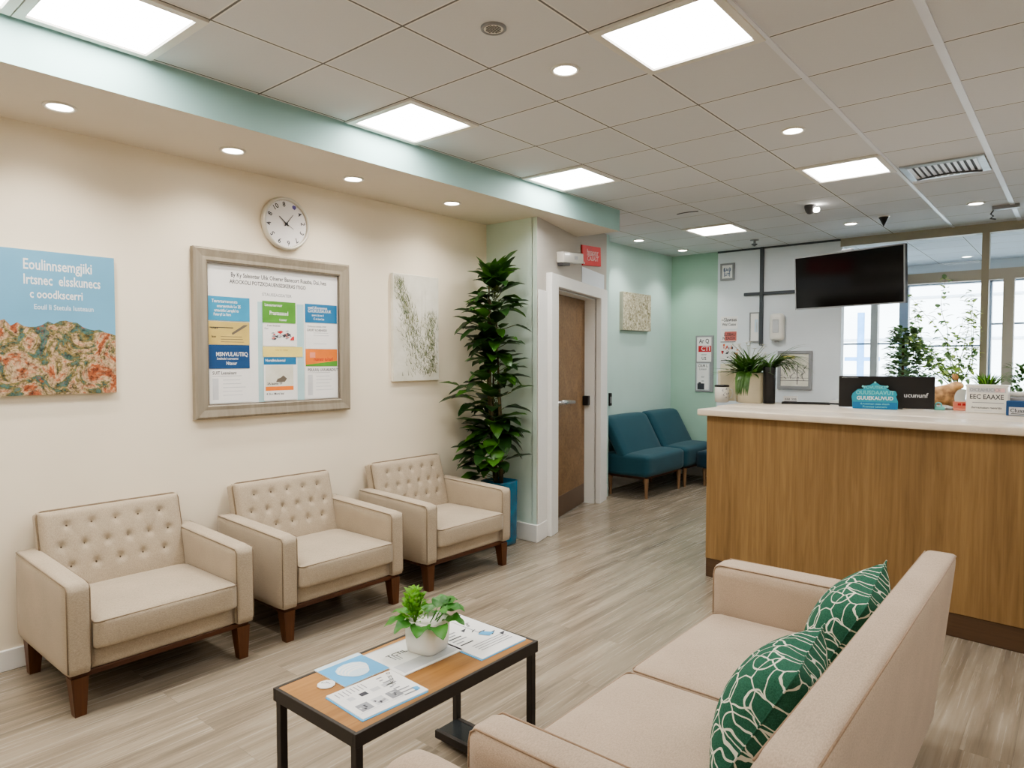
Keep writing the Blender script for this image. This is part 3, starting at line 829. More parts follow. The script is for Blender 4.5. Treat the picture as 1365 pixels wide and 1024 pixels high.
for xx in (a[0]+.008, b[0]-.008): m.tube([(xx, a[1]+.04, .720), (xx, b[1]-.04, .720)], .003, M['seam2'], 6)
m.build('backrest', sf)
for (y0, y1) in ((1.315, 2.098), (2.102, 2.836)):
    a, b = sl((SX0-.012, y0, .205), (-.47, y1, .345))
    m = MB().soft(a, b, M['fab2'], .03, (.006, .0, .022), 18)
    z = .336
    m.tube([(b[0], a[1]+.008, z), (a[0]+.02, a[1]+.008, z), (a[0]+.008, a[1]+.02, z), (a[0]+.008, b[1]-.02, z), (a[0]+.02, b[1]-.008, z), (b[0], b[1]-.008, z)], .003, M['seam2'], 6)
    m.build('seat_cushion', sf)
for x in (SX0+.08, SX1-.12):
    for y in (SY0+.08, SY1-.08):
        MB().lathe([(.018, 0), (.026, .102)], M['legwood'], 16, T(x-ox, y-oy, 0)).build('leg', sf)
def pillow(label, y, x, z, S, ry, rz, rx=0):
    mb = MB(); n = 22; vs = []; fs = []
    for side in (1, -1):
        base = len(vs)
        for j in range(n+1):
            for i in range(n+1):
                u, v = -1+2*i/n, -1+2*j/n
                k = 1-.07*(1-abs(u*v))*max(abs(u), abs(v))**4*2
                pu, pv = u*k, v*k
                th = .115*(max(0, 1-u*u)**.55)*(max(0, 1-v*v)**.55)
                vs.append((side*th, pu*S, pv*S))
        for j in range(n):
            for i in range(n):
                q = base+j*(n+1)+i; f = (q, q+1, q+n+2, q+n+1)
                fs.append(f if side > 0 else f[::-1])
    mb.raw(vs, fs, M['pillow'], True)
    edge_ = [(0, vs[i][1], vs[i][2]) for i in range(n+1)] + [(0, vs[j*(n+1)+n][1], vs[j*(n+1)+n][2]) for j in range(1, n+1)] + [(0, vs[n*(n+1)+i][1], vs[n*(n+1)+i][2]) for i in range(n-1, -1, -1)] + [(0, vs[j*(n+1)][1], vs[j*(n+1)][2]) for j in range(n-1, 0, -1)]
    mb.tube(edge_, .0028, M['pillow'], 6, True)
    return tag(mb.build('throw_pillow', X=T(x, y, z) @ R(rz, 'Z') @ R(ry, 'Y') @ R(rx, 'X')), label, 'cushion', 'patterned cushions on the sofa')
pillow('green cushion with white net pattern at the far end of sofa', 2.50, -.60, .528, .205, math.radians(27), .12, .12)
pillow('green cushion with white net pattern on the near sofa seat', 1.80, -.615, .528, .205, math.radians(29), .1, -.05)

# rounded armchair partly in view at the bottom
ar = thing('lounge_chair', 'beige rounded armchair cut off at the bottom edge, before the coffee table', 'armchair', T(-1.0, .74, 0))
MB().soft((-.3, -.3, .12), (.45, .28, .3), M['fab2'], .05, (0, 0, .02), 12).build('seat_cushion', ar)
for y0 in (.235, -.42):
    m = MB().soft((-.27, y0, .08), (.45, y0+.17, .505), M['fab2'], .075, (0, 0, .01), 14); m.build('armrest', ar)
MB().soft((.38, -.4, .08), (.52, .36, .6), M['fab2'], .06, n=12).build('backrest', ar)
for x in (-.2, .42):
    for y in (-.33, .28): MB().lathe([(.016, 0), (.024, .1)], M['legwood'], 14, T(x, y, 0)).build('leg', ar)

# ------------------------------------------------------------------ coffee table
TX0, TX1, TY0, TY1, TZ = -1.86, -1.455, 1.088, 1.878, .45
ct = thing('coffee_table', 'small black steel table with oak top carrying brochures', 'table', T((TX0+TX1)/2, (TY0+TY1)/2, 0))
hw, hd = (TX1-TX0)/2, (TY1-TY0)/2
MB().box((-hw+.008, -hd+.008, .425), (hw-.008, hd-.008, TZ), M['tabletop']).build('table_top', ct)
f = MB()
for (lo, hi) in (((-hw, -hd, .412), (-hw+.012, hd, TZ+.001)), ((hw-.012, -hd, .412), (hw, hd, TZ+.001)), ((-hw+.012, -hd, .412), (hw-.012, -hd+.012, TZ+.001)), ((-hw+.012, hd-.012, .412), (hw-.012, hd, TZ+.001))): f.box(lo, hi, M['blackmetal'], .001, 1)
f.build('edge_frame', ct)
for sx in (-1, 1):
    for sy in (-1, 1):
        x, y = sx*(hw-.018), sy*(hd-.018)
        MB().box((x-.012, y-.012, 0), (x+.012, y+.012, .4115), M['blackmetal'], .0015, 1).build('leg', ct)
MB().box((-hw+.02, hd-.13, .035), (hw-.02, hd-.008, .047), M['darkglass'], .002, 1).build('lower_shelf', ct)
for y in (hd-.02, hd-.13): MB().box((-hw+.02, y-.008, .02), (hw-.02, y+.008, .05), M['blackmetal'], .001, 1).build('shelf_rail', ct)

def brochure(label, quad, layers, z, name='brochure', under=None):
    # quad: centre x,y; half sizes; rotation
    (cx_, cy_, a, b, rot) = quad
    mb = MB().box((-a, -b, 0), (a, b, .004), M['paper'], .0008, 1)
    if under: mb.box((-a+under[0], -b+under[1], -.0), (a+under[0], b+under[1], .0018), M['brochblue'])
    layers(mb, a, b, .0045)
    return tag(mb.build(name, X=T(cx_, cy_, z) @ R(rot, 'Z')), label, 'brochure', 'brochures on the coffee table')
def fly_blue(mb, a, b, z):
    mb.rect(-a, -b, a, b, z-.0003, M['brochblue']); mb.poly([(-a, -b), (-a+.022, -b), (-a+.022, b), (-a, b)], z, M['paperblue'])
    for i in range(9):
        t = i/9; mb.poly([(.045*math.cos(q*PI/6)*(1-t*.5)+.012*i*.4, .055*math.sin(q*PI/6)*(1-t*.4)) for q in range(12)], z+.0001*i, M['paper' if i % 2 else 'paperblue'])
brochure('blue brochure with a white swirl on the coffee table', (-1.775, 1.316, .085, .085, -.02), fly_blue, TZ)
def fly_news(mb, a, b, z):
    for i in range(3):
        y0 = -b+.022+i*.052; mb.rect(a*.22, y0, a*.22+.042, y0+.04, z, M[('inkgrey', 'inklight', 'inkgrey')[i]])
        for q in range(7):
            x1, y1 = a*.22+random.uniform(.002, .03), y0+random.uniform(.002, .03); mb.poly([(x1, y1), (x1+.01, y1+.002), (x1+.008, y1+.008), (x1+.001, y1+.006)], z+.0002+.00003*q, M[random.choice(('ink', 'inkgrey', 'inklight'))])
    for i in range(4): mb.rect(-a*.35, -b+.03+i*.04, -a*.35+.02, -b+.05+i*.045, z, M['ink'] if i == 1 else M['inklight'])
    for i in range(9): mb.rect(-a*.8+.018*i, .045, -a*.8+.018*i+.006, b-.02-random.uniform(0, .04), z, M['inkgrey'])
    lines(mb, -a*.85, -a*.45, [-b+.02+.013*i for i in range(8)], M['inkgrey'], z, .003)
    mb.rect(a*.72, -b+.01, a*.74, b-.02, z, M['inklight'])
    mb.text('D  SUT b U', -a*.9, b-.02, z, .018, M['ink'], rot=-.4); mb.poly([(a*.5, b-.03), (a*.8, b-.03), (a*.75, b-.012), (a*.55, b-.01)], z, M['brochblue'])
brochure('white news-sheet brochure with grey photos, nearest on the coffee table', (-1.588, 1.27, .095, .117, -.06), fly_news, TZ, under=(.006, -.006))
def fly_mag(mb, a, b, z):
    mb.text('TCTIL', -a*.3, -b*.35, z, .03, M['ink'], 'CENTER', rot=PI/2); lines(mb, -a*.25, a*.1, (-b*.42, -b*.5, -b*.58), M['inkgrey'], z, .004)
    mb.rect(a*.35, -b*.9, a*.9, b*.9, z, M['inklight']); mb.rect(-a, -b, -a*.94, b, z, M['inklight'])
brochure('white magazine lying under the potted plant', (-1.715, 1.525, .108, .13, -.03), fly_mag, TZ)
def fly_news2(mb, a, b, z):
    for i in range(5): mb.poly([(-.05+.03*i+q*.018+random.uniform(-.004, .004), .0+.02*i+random.uniform(-.012, .012)) for q in range(2)]+[(-.05+.03*i, .03+.02*i), ], z+.0001*i, M['ink'])
    for i in range(10): mb.rect(-a*.8+.02*i, -b*.8, -a*.8+.02*i+.007, -b*.2-random.uniform(0, .04), z, M['inkgrey'] if i % 3 else M['ink'])
    mb.poly([(.02, .02), (.06, .04), (.05, .075), (.015, .05)], z+.001, M['brochblue'])
    for i in range(4): mb.rect(a*.45+.015*i, -b*.6, a*.45+.015*i+.004, b*.8, z, M['inkgrey'])
    mb.rect(-a*.95, b*.55, -a*.9, b*.95, z, M['ink']); mb.rect(-a*.8, b*.3, a*.2, b*.33, z, M['inkgrey'])
    mb.text('Iocn', -a*.5, b*.6, z, .022, M['ink'], rot=-.5)
brochure('white printed news-sheet at the far end of coffee table', (-1.672, 1.756, .172, .112, -.03), fly_news2, TZ, under=(.004, -.008))
cs = MB().lathe([(.026, 0), (.028, .001), (.028, .003), (.026, .004)], M['paper'], 10, caps=True)
cs.text('Kco', -.018, -.006, .0043, .014, M['inkgrey'], rot=.8); lines(cs, -.012, .012, (.008,), M['inkgrey'], .0043, .002)
tag(cs.build('paper_coaster', X=T(-1.752, 1.203, TZ) ), 'small round white coaster on near end of coffee table', 'coaster')

# potted herb
pp = thing('potted_herb', 'bright green herb in a white rounded pot on the coffee table', 'plant', T(-1.70, 1.575, TZ+.0045) @ R(.15, 'Z'))
MB().lathe([(.048, 0), (.057, .004), (.062, .03), (.065, .108), (.062, .112), (.058, .104), (.056, .095), (.0005, .095)], M['ceramic'], 40, sq=4).build('pot', pp)
fol = MB(); rnd = random.Random(11); random.seed(5)
for i in range(150):                       # feathery upright tuft
    a = rnd.uniform(0, 2*PI); r = rnd.uniform(0, .034); z = .105+rnd.uniform(0, .11)*(1-(r/.05)**2)
    fol.leaf((-.03+r*math.cos(a), -.03+r*math.sin(a), z), (math.cos(a)*.8, math.sin(a)*.8, rnd.uniform(.3, 1.2)), rnd.uniform(.018, .032), .014, M['leafbright'], .5, n=3, wavy=.5)
for i in range(14):
    a = rnd.uniform(0, 2*PI); fol.tube([(-.03, -.03, .09), (-.03+.015*math.cos(a), -.03+.015*math.sin(a), .14), (-.03+.025*math.cos(a), -.03+.025*math.sin(a), .185)], .0015, M['leafbright'], 5)
for (a, L, W, zz_, up, ba) in ((.9, .085, .07, .1, .75, .02), (1.5, .075, .06, .11, .9, .02), (.2, .08, .06, .1, .5, .03), (-.5, .075, .06, .1, .25, .03), (-1.2, .07, .06, .1, .3, .02), (2.2, .075, .05, .1, .6, .02), (-2.4, .09, .06, .1, .35, .03), (-2.9, .08, .05, .105, .5, .03), (-1.8, .08, .055, .1, .4, .03), (1.2, .07, .06, .13, .6, .03), (.5, .07, .055, .13, .5, .03), (-.1, .05, .05, .12, .8, .01), (2.8, .08, .055, .1, .3, .03)):
    b0 = Vector((math.cos(a)*ba, math.sin(a)*ba, .09)); d = Vector((math.cos(a), math.sin(a), up))
    e0 = b0 + d*.03 + Vector((0, 0, zz_-.1)); fol.tube([b0, e0], .0018, M['leafherb'], 5)
    fol.leaf(e0, d, L*1.05, W*1.15, M['leafherb'], 1.2, n=9, wavy=.16, shape=.62)
fol.build('foliage', pp)

# ------------------------------------------------------------------ tall plant in the corner
tp = thing('tall_potted_plant', 'tall leafy dark green plant in a blue pot in the wall corner', 'plant', T(-3.475, 3.985, 0))
MB().lathe([(.095, 0), (.108, .006), (.112, .05), (.118, .485), (.118, .5), (.108, .5), (.106, .47), (.0005, .465)], M['planterblue'], 40, sq=5).build('pot', tp)
st = MB(); rnd = random.Random(21); random.seed(9)
canes = []
for (dx, dy, zt) in ((-.03, -.05, 2.1), (.04, -.02, 1.75), (-.05, .02, 1.55), (.02, .03, 1.25), (.0, -.06, 1.9)):
    p = [(dx*.6, dy*.6, .46), (dx*1.2, dy*1.2-.03, .46+(zt-.46)*.5), (dx*.7, dy-.04, zt)]
    canes.append(p); st.tube(p, [.012, .010, .005], M['bark'], 8)
st.build('stem', tp)
fo = MB(); cnt = 0
for i in range(900):
    if cnt >= 250: break
    z = .52+1.62*rnd.random()**.92
    f_ = (z-.5)/1.65
    rmax = .36*(1-.55*max(0, f_-.6)/.4)*(.8+.3*math.sin(f_*19))
    a = rnd.uniform(0, 2*PI)
    L = rnd.uniform(.18, .29)*(1-.3*f_)
    el = rnd.uniform(-.45, .75)+.9*max(0, f_-.75)*3
    d = Vector((math.cos(a), math.sin(a), el)).normalized()
    r0 = rnd.uniform(.03, max(.05, rmax-L*.55))
    b0 = Vector((math.cos(a)*r0, math.sin(a)*r0-.045, z))
    tip = b0+d*L
    wx, wy = tip.x-3.475, tip.y+3.985
    if wx < -3.76 or wy > 4.165: continue
    if wx > -3.2: continue
    m = 'leafdark' if rnd.random() < .72-.5*max(0, f_-.55) else 'leafmid'
    fo.tube([(0, -.045, z-.05), b0], .0028, M['stem'], 5)
    fo.leaf(b0, d, L, L*rnd.uniform(.46, .66), M[m], rnd.uniform(.2, 1.15), n=8, fold=.3, shape=.7, wavy=.08)
    cnt += 1
for k in range(9):
    a = k*2.4; d = Vector((math.cos(a)*.5, math.sin(a)*.5, 1)); b0 = Vector((math.cos(a)*.03-.02, math.sin(a)*.03-.07, 2.0+.012*k))
    fo.leaf(b0, d, .17, .07, M['leafmid'], .5, n=8, fold=.4, shape=.7)
fo.build('foliage', tp)

# ------------------------------------------------------------------ teal seats in the hall
def teal_chair(label, y0, y1, grp='teal armless chairs by the hall wall'):
    W = (y1-y0)/2
    t = thing('lounge_chair', label, 'chair', T(-3.95, (y0+y1)/2, 0), grp)
    MB().soft((.02, -W+.004, .225), (.575, W-.004, .45), M['teal'], .045, (.012, 0, .014), 16).build('seat', t)
    def ln(p, hx): p.x -= .13*(p.z/hx[2]); return p
    MB().soft((.10, -W+.012, .36), (.235, W-.03, .83), M['teal'], .045, (.016, .004, .006), 16, fn=ln).build('backrest', t)
    MB().box((.08, -W+.05, .2), (.53, W-.05, .232), M['railwood'], .003, 1).build('under_frame', t)
    for x in (.1, .53):
        for y in (-W+.07, W-.07): MB().lathe([(.014, 0), (.026, .212)], M['tanleg'], 16, T(x, y, 0)).build('leg', t)
    return t
teal_chair('teal armless lounge chair nearest the wooden door', 6.16, 7.03)
teal_chair('teal armless lounge chair farther from the door, below the corner', 7.04, 7.82)
bn = thing('bench', 'low dark teal bench against mint wall behind reception desk', 'bench', T(-3.0, 7.55, 0))
MB().soft((-.36, -.3, .2), (.7, .3, .4), M['teald'], .04, (0, 0, .01), 10).build('seat', bn)
MB().soft((-.36, .18, .36), (.7, .32, .575), M['teald'], .03, n=10).build('backrest', bn)
for x in (-.28, .62):
    for y in (-.22, .22): MB().lathe([(.014, 0), (.024, .205)], M['tanleg'], 14, T(x, y, 0)).build('leg', bn)

# ------------------------------------------------------------------ reception desk
DX = T(-1.897, 4.266, 0) @ R(math.radians(-4.6), 'Z')
dk = thing('reception_desk', 'oak veneer reception desk with cream counter and brown plinth', 'desk', DX)
DLn = 3.4
b = MB().box((0, 0, .125), (DLn, .03, 1.075), M['oak'], .002, 1); b.box((0, .03, .125), (.03, .62, 1.075), M['oak']); b.build('front_panel', dk)
MB().box((.0, .004, 0), (DLn, .62, .125), M['plinth'], .003, 1).build('plinth', dk)
ctop = MB().box((-.045, -.05, 1.075), (DLn, .3, 1.118), M['counter'], .008, 3); ctop.build('countertop', dk)
MB().box((-.09, .3, 1.082), (DLn, .95, 1.12), M['counter'], .008, 3).build('back_ledge', dk)
MB().box((.6, .55, 0), (.66, .95, 1.08), M['oak']).build('support_panel', dk)
MB().box((2.6, .55, 0), (2.66, .95, 1.08), M['oak']).build('support_panel', dk)
CZ = 1.1205
def on_desk(name, label, cat, x, y, rz=0, group=None): return thing(name, label, cat, T(x, y, CZ) @ R(rz, 'Z'), group)

# cream planter box with strap leaves
random.seed(31); rnd = random.Random(31)
cp = on_desk('desk_planter', 'square cream planter with bushy strap leaves on reception desk', 'plant', -1.925, 5.08, .5)
MB().lathe([(.085, 0), (.09, .004), (.098, .2), (.098, .222), (.09, .222), (.088, .2), (.0005, .198)], M['creampot'], 40, sq=9).build('pot', cp)
f = MB()
for i in range(170):
    a = rnd.uniform(0, 2*PI); up = rnd.uniform(.3, 1.7)
    f.leaf((rnd.uniform(-.05, .05), rnd.uniform(-.05, .05), .2), (math.cos(a), math.sin(a), up), rnd.uniform(.16, .28), rnd.uniform(.018, .034), M['leafstrap' if rnd.random() < .6 else 'leafmid'], rnd.uniform(.3, 1.2), n=7, shape=.6)
for i in range(9):
    x0 = -.07+.014*i*.6; a = -2.2+rnd.uniform(-.25, .25)
    f.leaf((x0, -.085, .22), (math.cos(a)*.35, -.5, .25), .26, .03, M['leafstrap'], 4.2, n=10, shape=.6)
for i in range(16):
    a = rnd.uniform(0, 2*PI); r = rnd.uniform(.06, .15); z = rnd.uniform(.34, .45)
    f.tube([(0, 0, .2), (math.cos(a)*r*.6, math.sin(a)*r*.6, z-.05), (math.cos(a)*r, math.sin(a)*r, z)], .0015, M['stem'], 4)
    for q in range(4): f.leaf((math.cos(a)*r, math.sin(a)*r, z), (math.cos(q*1.6), math.sin(q*1.6), .6), .03, .014, M['petal'], .8, n=4)
f.build('foliage', cp)
# black vase with arching grass
bv = on_desk('tall_vase', 'slim black vase with arching grass blades beside cream planter', 'vase', -1.755, 5.02)
MB().lathe([(.034, 0), (.042, .004), (.044, .26), (.042, .268), (.036, .268), (.036, .1), (.0005, .1)], M['black'], 28).build('vase_body', bv)
f = MB()
for i in range(80):
    a = rnd.uniform(-.9, .9)+.65 if rnd.random() < .8 else rnd.uniform(0, 6.28)
    f.leaf((rnd.uniform(-.02, .02), rnd.uniform(-.02, .02), .24), (math.cos(a), math.sin(a), rnd.uniform(.7, 1.9)), rnd.uniform(.24, .36), .016, M['leafstrap' if i % 3 else 'leafdark'], rnd.uniform(1.4, 2.4), n=10, shape=.5)
f.build('foliage', bv)
# mug
mg = on_desk('printed_mug', 'white printed cup with black rim at the left end of desk', 'cup', -2.085, 4.95, .65)
m = MB().lathe([(.04, 0), (.05, .004), (.052, .115), (.0495, .118), (.047, .11), (.045, .01), (.0005, .008)], M['ceramic'], 32)
for i in range(14):
    a = -1.9+rnd.uniform(0, 1.6); z = rnd.uniform(.03, .1); q = .0526
    vs = [(q*math.cos(a+d), q*math.sin(a+d), z+e) for d, e in ((0, 0), (rnd.uniform(.1, .3), rnd.uniform(-.01, .01)), (rnd.uniform(.1, .3), rnd.uniform(.004, .02)))]
    m.raw(vs, [(0, 1, 2)], M['inkgrey'])
m.build('cup_body', mg)
MB().lathe([(.0495, .115), (.054, .118), (.054, .128), (.048, .131), (.044, .118)], M['black'], 32).build('rim_band', mg)
MB().tube([(.05, .0, .1), (.075, 0, .095), (.082, 0, .065), (.072, 0, .035), (.05, 0, .03)], .006, M['ceramic'], 8).build('handle', mg)
# cream paper bag behind cup
cbx = on_desk('paper_box', 'tall cream paper box standing behind white cup', 'box', -2.13, 5.15, .6)
MB().box((-.06, -.04, 0), (.06, .04, .235), M['creampot'], .004, 1).build('carton', cbx); 
m = MB().box((-.062, -.042, .205), (.062, .042, .24), M['creampot'], .004, 1); m.rect(-.04, .222, .03, .226, .0425, M['inkgrey'], FM((0, 0, 0), (1, 0, 0), (0, 0, 1))); m.build('lid', cbx)
# dark trays / pens lying along ledge
tr = on_desk('document_tray', 'flat dark tray lying on desk between the vase and black panel', 'tray', -1.535, 5.14, .3)
MB().box((-.16, -.05, 0), (.16, .05, .006), M['darkgrey'], .002, 1).build('tray_base', tr)
MB().ring(.32, .1, [(0, 0), (0, .012), (.006, .012), (.006, .006)], M['black']).build('tray_rim', tr)
pn = on_desk('pen', 'black pen lying on the desk left of black panel', 'pen', -1.345, 5.2, .15)
MB().tube([(-.07, 0, .006), (.06, 0, .006)], .0058, M['black'], 10).build('barrel', pn)
MB().tube([(.06, 0, .006), (.075, 0, .006)], [.0058, .001], M['chrome'], 10).build('tip', pn)
cd = on_desk('desk_card', 'small white card with grey drawing on desk beside black vase', 'card', -1.66, 5.2, .5)
c_ = MB().box((-.05, -.002, 0), (.05, .002, .05), M['paper']); c_.text('aaa ssa', 0, .03, .0025, .03, M['inkgrey'], 'CENTER', FM((0, 0, 0), (1, 0, 0), (0, 0, 1))); c_.rect(-.045, .008, .045, .014, .0025, M['inkgrey'], FM((0, 0, 0), (1, 0, 0), (0, 0, 1))); c_.build('card_sheet', cd)
# black panel (computer display turned away)
mo = on_desk('display_panel', 'wide black display panel standing on the reception desk', 'monitor', -.995, 5.02, .19)
p = MB().box((-.277, -.012, .004), (.277, .02, .212), M['signface'], .004, 2)
FX = FM((0, -.0125, 0), (1, 0, 0), (0, 0, 1))
p.text('ucununf', .105, .09, .0003, .042, M['inklight'], 'LEFT', FX); p.rect(-.26, .2, -.16, .203, .0003, M['inkgrey'], FX)
p.build('screen_back', mo); MB().box((-.1, -.03, 0), (.1, .07, .006), M['black'], .002, 1).build('foot', mo)
# teal cut-out sign
ts = on_desk('shaped_sign', 'teal crest-shaped sign with lettering in front of the black panel', 'sign', -1.035, 4.915, .17)
out = [(-.13, 0), (.13, 0), (.132, .05), (.12, .085), (.127, .095), (.118, .118), (.085, .122), (.075, .132), (.068, .132), (.066, .152), (.03, .156), (.01, .17), (0, .176), (-.012, .168), (-.03, .156), (-.066, .15), (-.068, .13), (-.1, .128), (-.115, .115), (-.13, .1), (-.136, .08), (-.132, .05)]
s_ = MB().poly(out, 0, M['signteal'], FM((0, 0, 0), (1, 0, 0), (0, 0, 1)), .008)
FS = FM((0, -.0085, 0), (1, 0, 0), (0, 0, 1))
s_.rect(-.128, .002, .128, .045, .0002, M['signblue'], FS)
s_.poly([(-.12, .06), (.115, .06), (.11, .1), (.06, .118), (-.06, .118), (-.122, .1)], .0002, M['signteal'], FS)
s_.text('POVUTEKT', 0, .141, .0005, .026, M['signpale'], 'CENTER', FS); s_.text('OUUSDAAVUT', 0, .106, .0005, .036, M['signpale'], 'CENTER', FS, .92); s_.text('GUUEKAUVUD', 0, .07, .0005, .033, M['paper'], 'CENTER', FS, .95)
s_.text('tLrusaanaan ssaas alaanh', 0, .034, .0005, .017, M['signpale'], 'CENTER', FS); s_.text('SLuansaas Lansnsaru', 0, .015, .0005, .017, M['signpale'], 'CENTER', FS)
for x, y in ((-.07, .147), (.07, .147), (0, .173)): s_.lathe([(.0001, .001), (.006, .0005), (.007, -.001)], M['signpale'], 10, FS @ T(x, y, 0))
s_.build('sign_board', ts)
# peach animal figurine
fg = on_desk('animal_figurine', 'peach ceramic animal figurine lying between black panel and white sign box', 'figurine', -.765, 5.28, .3)
fg.scale = (1.08, 1.08, 1.12)
def blob(mb, c, r, mat, n=14, X=None):
    vs = []; fs = []
    for i in range(n+1):
        t = PI*i/n
        for k in range(2*n):
            q = PI*k/n; vs.append((c[0]+r[0]*math.sin(t)*math.cos(q), c[1]+r[1]*math.sin(t)*math.sin(q), c[2]+r[2]*math.cos(t)))
    for i in range(n):
        for k in range(2*n): fs.append((i*2*n+k, (i+1)*2*n+k, (i+1)*2*n+(k+1) % (2*n), i*2*n+(k+1) % (2*n)))
    return mb.raw(vs, fs, mat, True, X)
def skin_body(name, nodes, edges, mat, parent):
    me = bpy.data.meshes.new(name); me.from_pydata([n[0] for n in nodes], edges, [])
    o = bpy.data.objects.new(name, me); COL.objects.link(o)
    sk = o.modifiers.new('skin', 'SKIN'); o.modifiers.new('smooth', 'SUBSURF').levels = 2; o.modifiers['smooth'].render_levels = 2
    sk.use_smooth_shade = True
    for i, n in enumerate(nodes): me.skin_vertices[0].data[i].radius = n[1]; me.skin_vertices[0].data[i].use_root = (i == 0)
    me.materials.append(mat); o.parent = parent; return o
nodes = [((-.02, 0, .068), (.05, .05)), ((-.10, 0, .062), (.056, .056)), ((-.17, 0, .05), (.04, .04)), ((.06, 0, .075), (.045, .045)), ((.10, 0, .115), (.033, .033)), ((.125, -.005, .14), (.034, .032)), ((.165, -.012, .132), (.017, .016)), ((.11, -.035, .02), (.014, .014)), ((.15, -.04, .012), (.012, .01)), ((-.11, -.055, .018), (.018, .014)), ((-.05, -.06, .012), (.013, .01)), ((-.21, -.02, .03), (.012, .012)), ((-.2, -.06, .015), (.008, .008))]
edges = [(0, 1), (1, 2), (0, 3), (3, 4), (4, 5), (5, 6), (3, 7), (7, 8), (1, 9), (9, 10), (2, 11), (11, 12)]
try:
    me = None
    me_ = bpy.data.meshes.new('figure_body'); me_.from_pydata([n[0] for n in nodes], edges, [])
    fb = bpy.data.objects.new('figure_body', me_); COL.objects.link(fb); fb.parent = fg
    sk = fb.modifiers.new('skin', 'SKIN'); sk.use_smooth_shade = True
    if not me_.skin_vertices: me_.attributes  # the modifier adds the layer
    if me_.skin_vertices:
        for i, n in enumerate(nodes):
            me_.skin_vertices[0].data[i].radius = n[1]; me_.skin_vertices[0].data[i].use_root = (i == 0)
        ss = fb.modifiers.new('smooth', 'SUBSURF'); ss.levels = 2; ss.render_levels = 2
        me_.materials.append(M['peach'])
    else: raise RuntimeError('no skin layer')
except RuntimeError:
    bpy.data.objects.remove(fb)
    mb = MB()
    for i, j in edges:
        a, b = Vector(nodes[i][0]), Vector(nodes[j][0]); ra, rb = nodes[i][1][0], nodes[j][1][0]
        for q in range(7):
            t = q/6; rr = ra+(rb-ra)*t; blob(mb, a.lerp(b, t), (rr, rr, rr), M['peach'], 10)
    mb.build('figure_body', fg)
for s in (-1, 1):
    MB().leaf((.118, s*.018, .165), (-.15, s*.4, 1), .045, .03, M['peach'], .2, n=6).build('ear', fg)
sc_ = on_desk('salmon_card', 'small salmon pink card stand beside the white sign box', 'card', -.575, 5.14, .2)
m = MB().box((-.055, -.025, 0), (.055, .025, .012), M['salmon'], .002, 1); m.box((-.055, .012, .012), (.055, .018, .055), M['salmon'], .002, 1); m.build('stand', sc_)
m = MB()
for x in (-.03, -.005, .02): m.box((x, .009, .03), (x+.018, .0115, .044), M['redink'])
m.build('print', sc_)
aq = on_desk('tape_dispenser', 'little aqua tape dispenser at the right end of black panel', 'dispenser', -.70, 5.1, .2)
MB().box((-.03, -.02, 0), (.03, .02, .022), M['aqua'], .005, 3).build('body', aq); MB().lathe([(.012, -.01), (.02, -.01), (.02, .01), (.012, .01)], M['signpale'], 20, T(-.005, 0, .03) @ R(PI/2, 'X')).build('tape_roll', aq)
# white sign box
bx = on_desk('sign_box', 'white box with printed front standing on desk below grassy plant', 'box', -.437, 4.99, -.05)
m = MB().box((-.104, -.04, 0), (.104, .05, .168), M['ceramic'], .004, 2)
FB = FM((0, -.0405, 0), (1, 0, 0), (0, 0, 1))
m.rect(-.09, .125, .095, .155, .0003, M['inklight'], FB); m.rect(.04, .128, .09, .152, .0005, M['pink'], FB); m.text('OICEAHUCICE', -.085, .14, .0007, .026, M['inkgrey'], 'LEFT', FB, .9)
m.text('EEC EAAXE', 0, .098, .0004, .04, M['ink'], 'CENTER', FB, .85); m.rect(-.07, .062, .085, .066, .0004, M['inkgrey'], FB); m.text('tlernamaaan raenrtts', 0, .034, .0004, .018, M['ink'], 'CENTER', FB); m.rect(-.06, .015, .03, .018, .0004, M['inklight'], FB)
m.build('carton', bx); MB().box((-.108, -.044, .16), (.108, .054, .172), M['ceramic'], .004, 2).build('lid', bx)
# grass tuft in pot behind
gp = on_desk('grass_pot', 'small white pot of short green grass behind white sign box', 'plant', -.455, 5.18)
MB().lathe([(.045, 0), (.055, .005), (.065, .16), (.06, .165), (.055, .15), (.0005, .15)], M['ceramic'], 28).build('pot', gp)
f = MB()
for i in range(170):
    a = rnd.uniform(0, 6.28); r = rnd.uniform(0, .05)
    f.leaf((r*math.cos(a), r*math.sin(a), .15), (math.cos(a)*.7, math.sin(a)*.7, rnd.uniform(.5, 1.6)), rnd.uniform(.07, .12), .007, M['leafmid' if i % 3 else 'leafbright'], .7, n=4)
f.build('foliage', gp)
# grey device and dark card
gd = on_desk('desk_phone', 'grey desk phone at the right edge of desk beside white sign box', 'phone', -.22, 5.1, -.05)
MB().soft((-.11, -.07, 0), (.16, .08, .1), M['greyplastic'], .012, n=6).build('base', gd); MB().soft((-.12, -.05, .1), (.05, -.01, .13), M['ceramic'], .012, n=6).build('handset', gd)
m = MB()
for i in range(3):
    for j in range(2): m.box((-.02+.03*i, -.074, .03+.025*j), (0+.03*i, -.07, .045+.025*j), M['darkgrey'])
m.build('keypad', gd)
kd = on_desk('card_holder', 'dark blue card holder at the right edge of desk, lowest item there', 'card holder', -.235, 4.86, -.08)
m = MB().box((-.1, -.02, 0), (.14, .03, .085), M['navy'], .003, 1); m.build('holder', kd)
m = MB().box((-.085, -.024, .004), (.12, -.0205, .05), M['inklight']); m.text('CIuaa Lsaur', -.08, .03, .0243, .03, M['ink'], 'LEFT', FM((0, 0, 0), (1, 0, 0), (0, 0, 1))); m.rect(-.075, .01, .1, .014, .0243, M['ink'], FM((0, 0, 0), (1, 0, 0), (0, 0, 1))); m.build('front_card', kd)

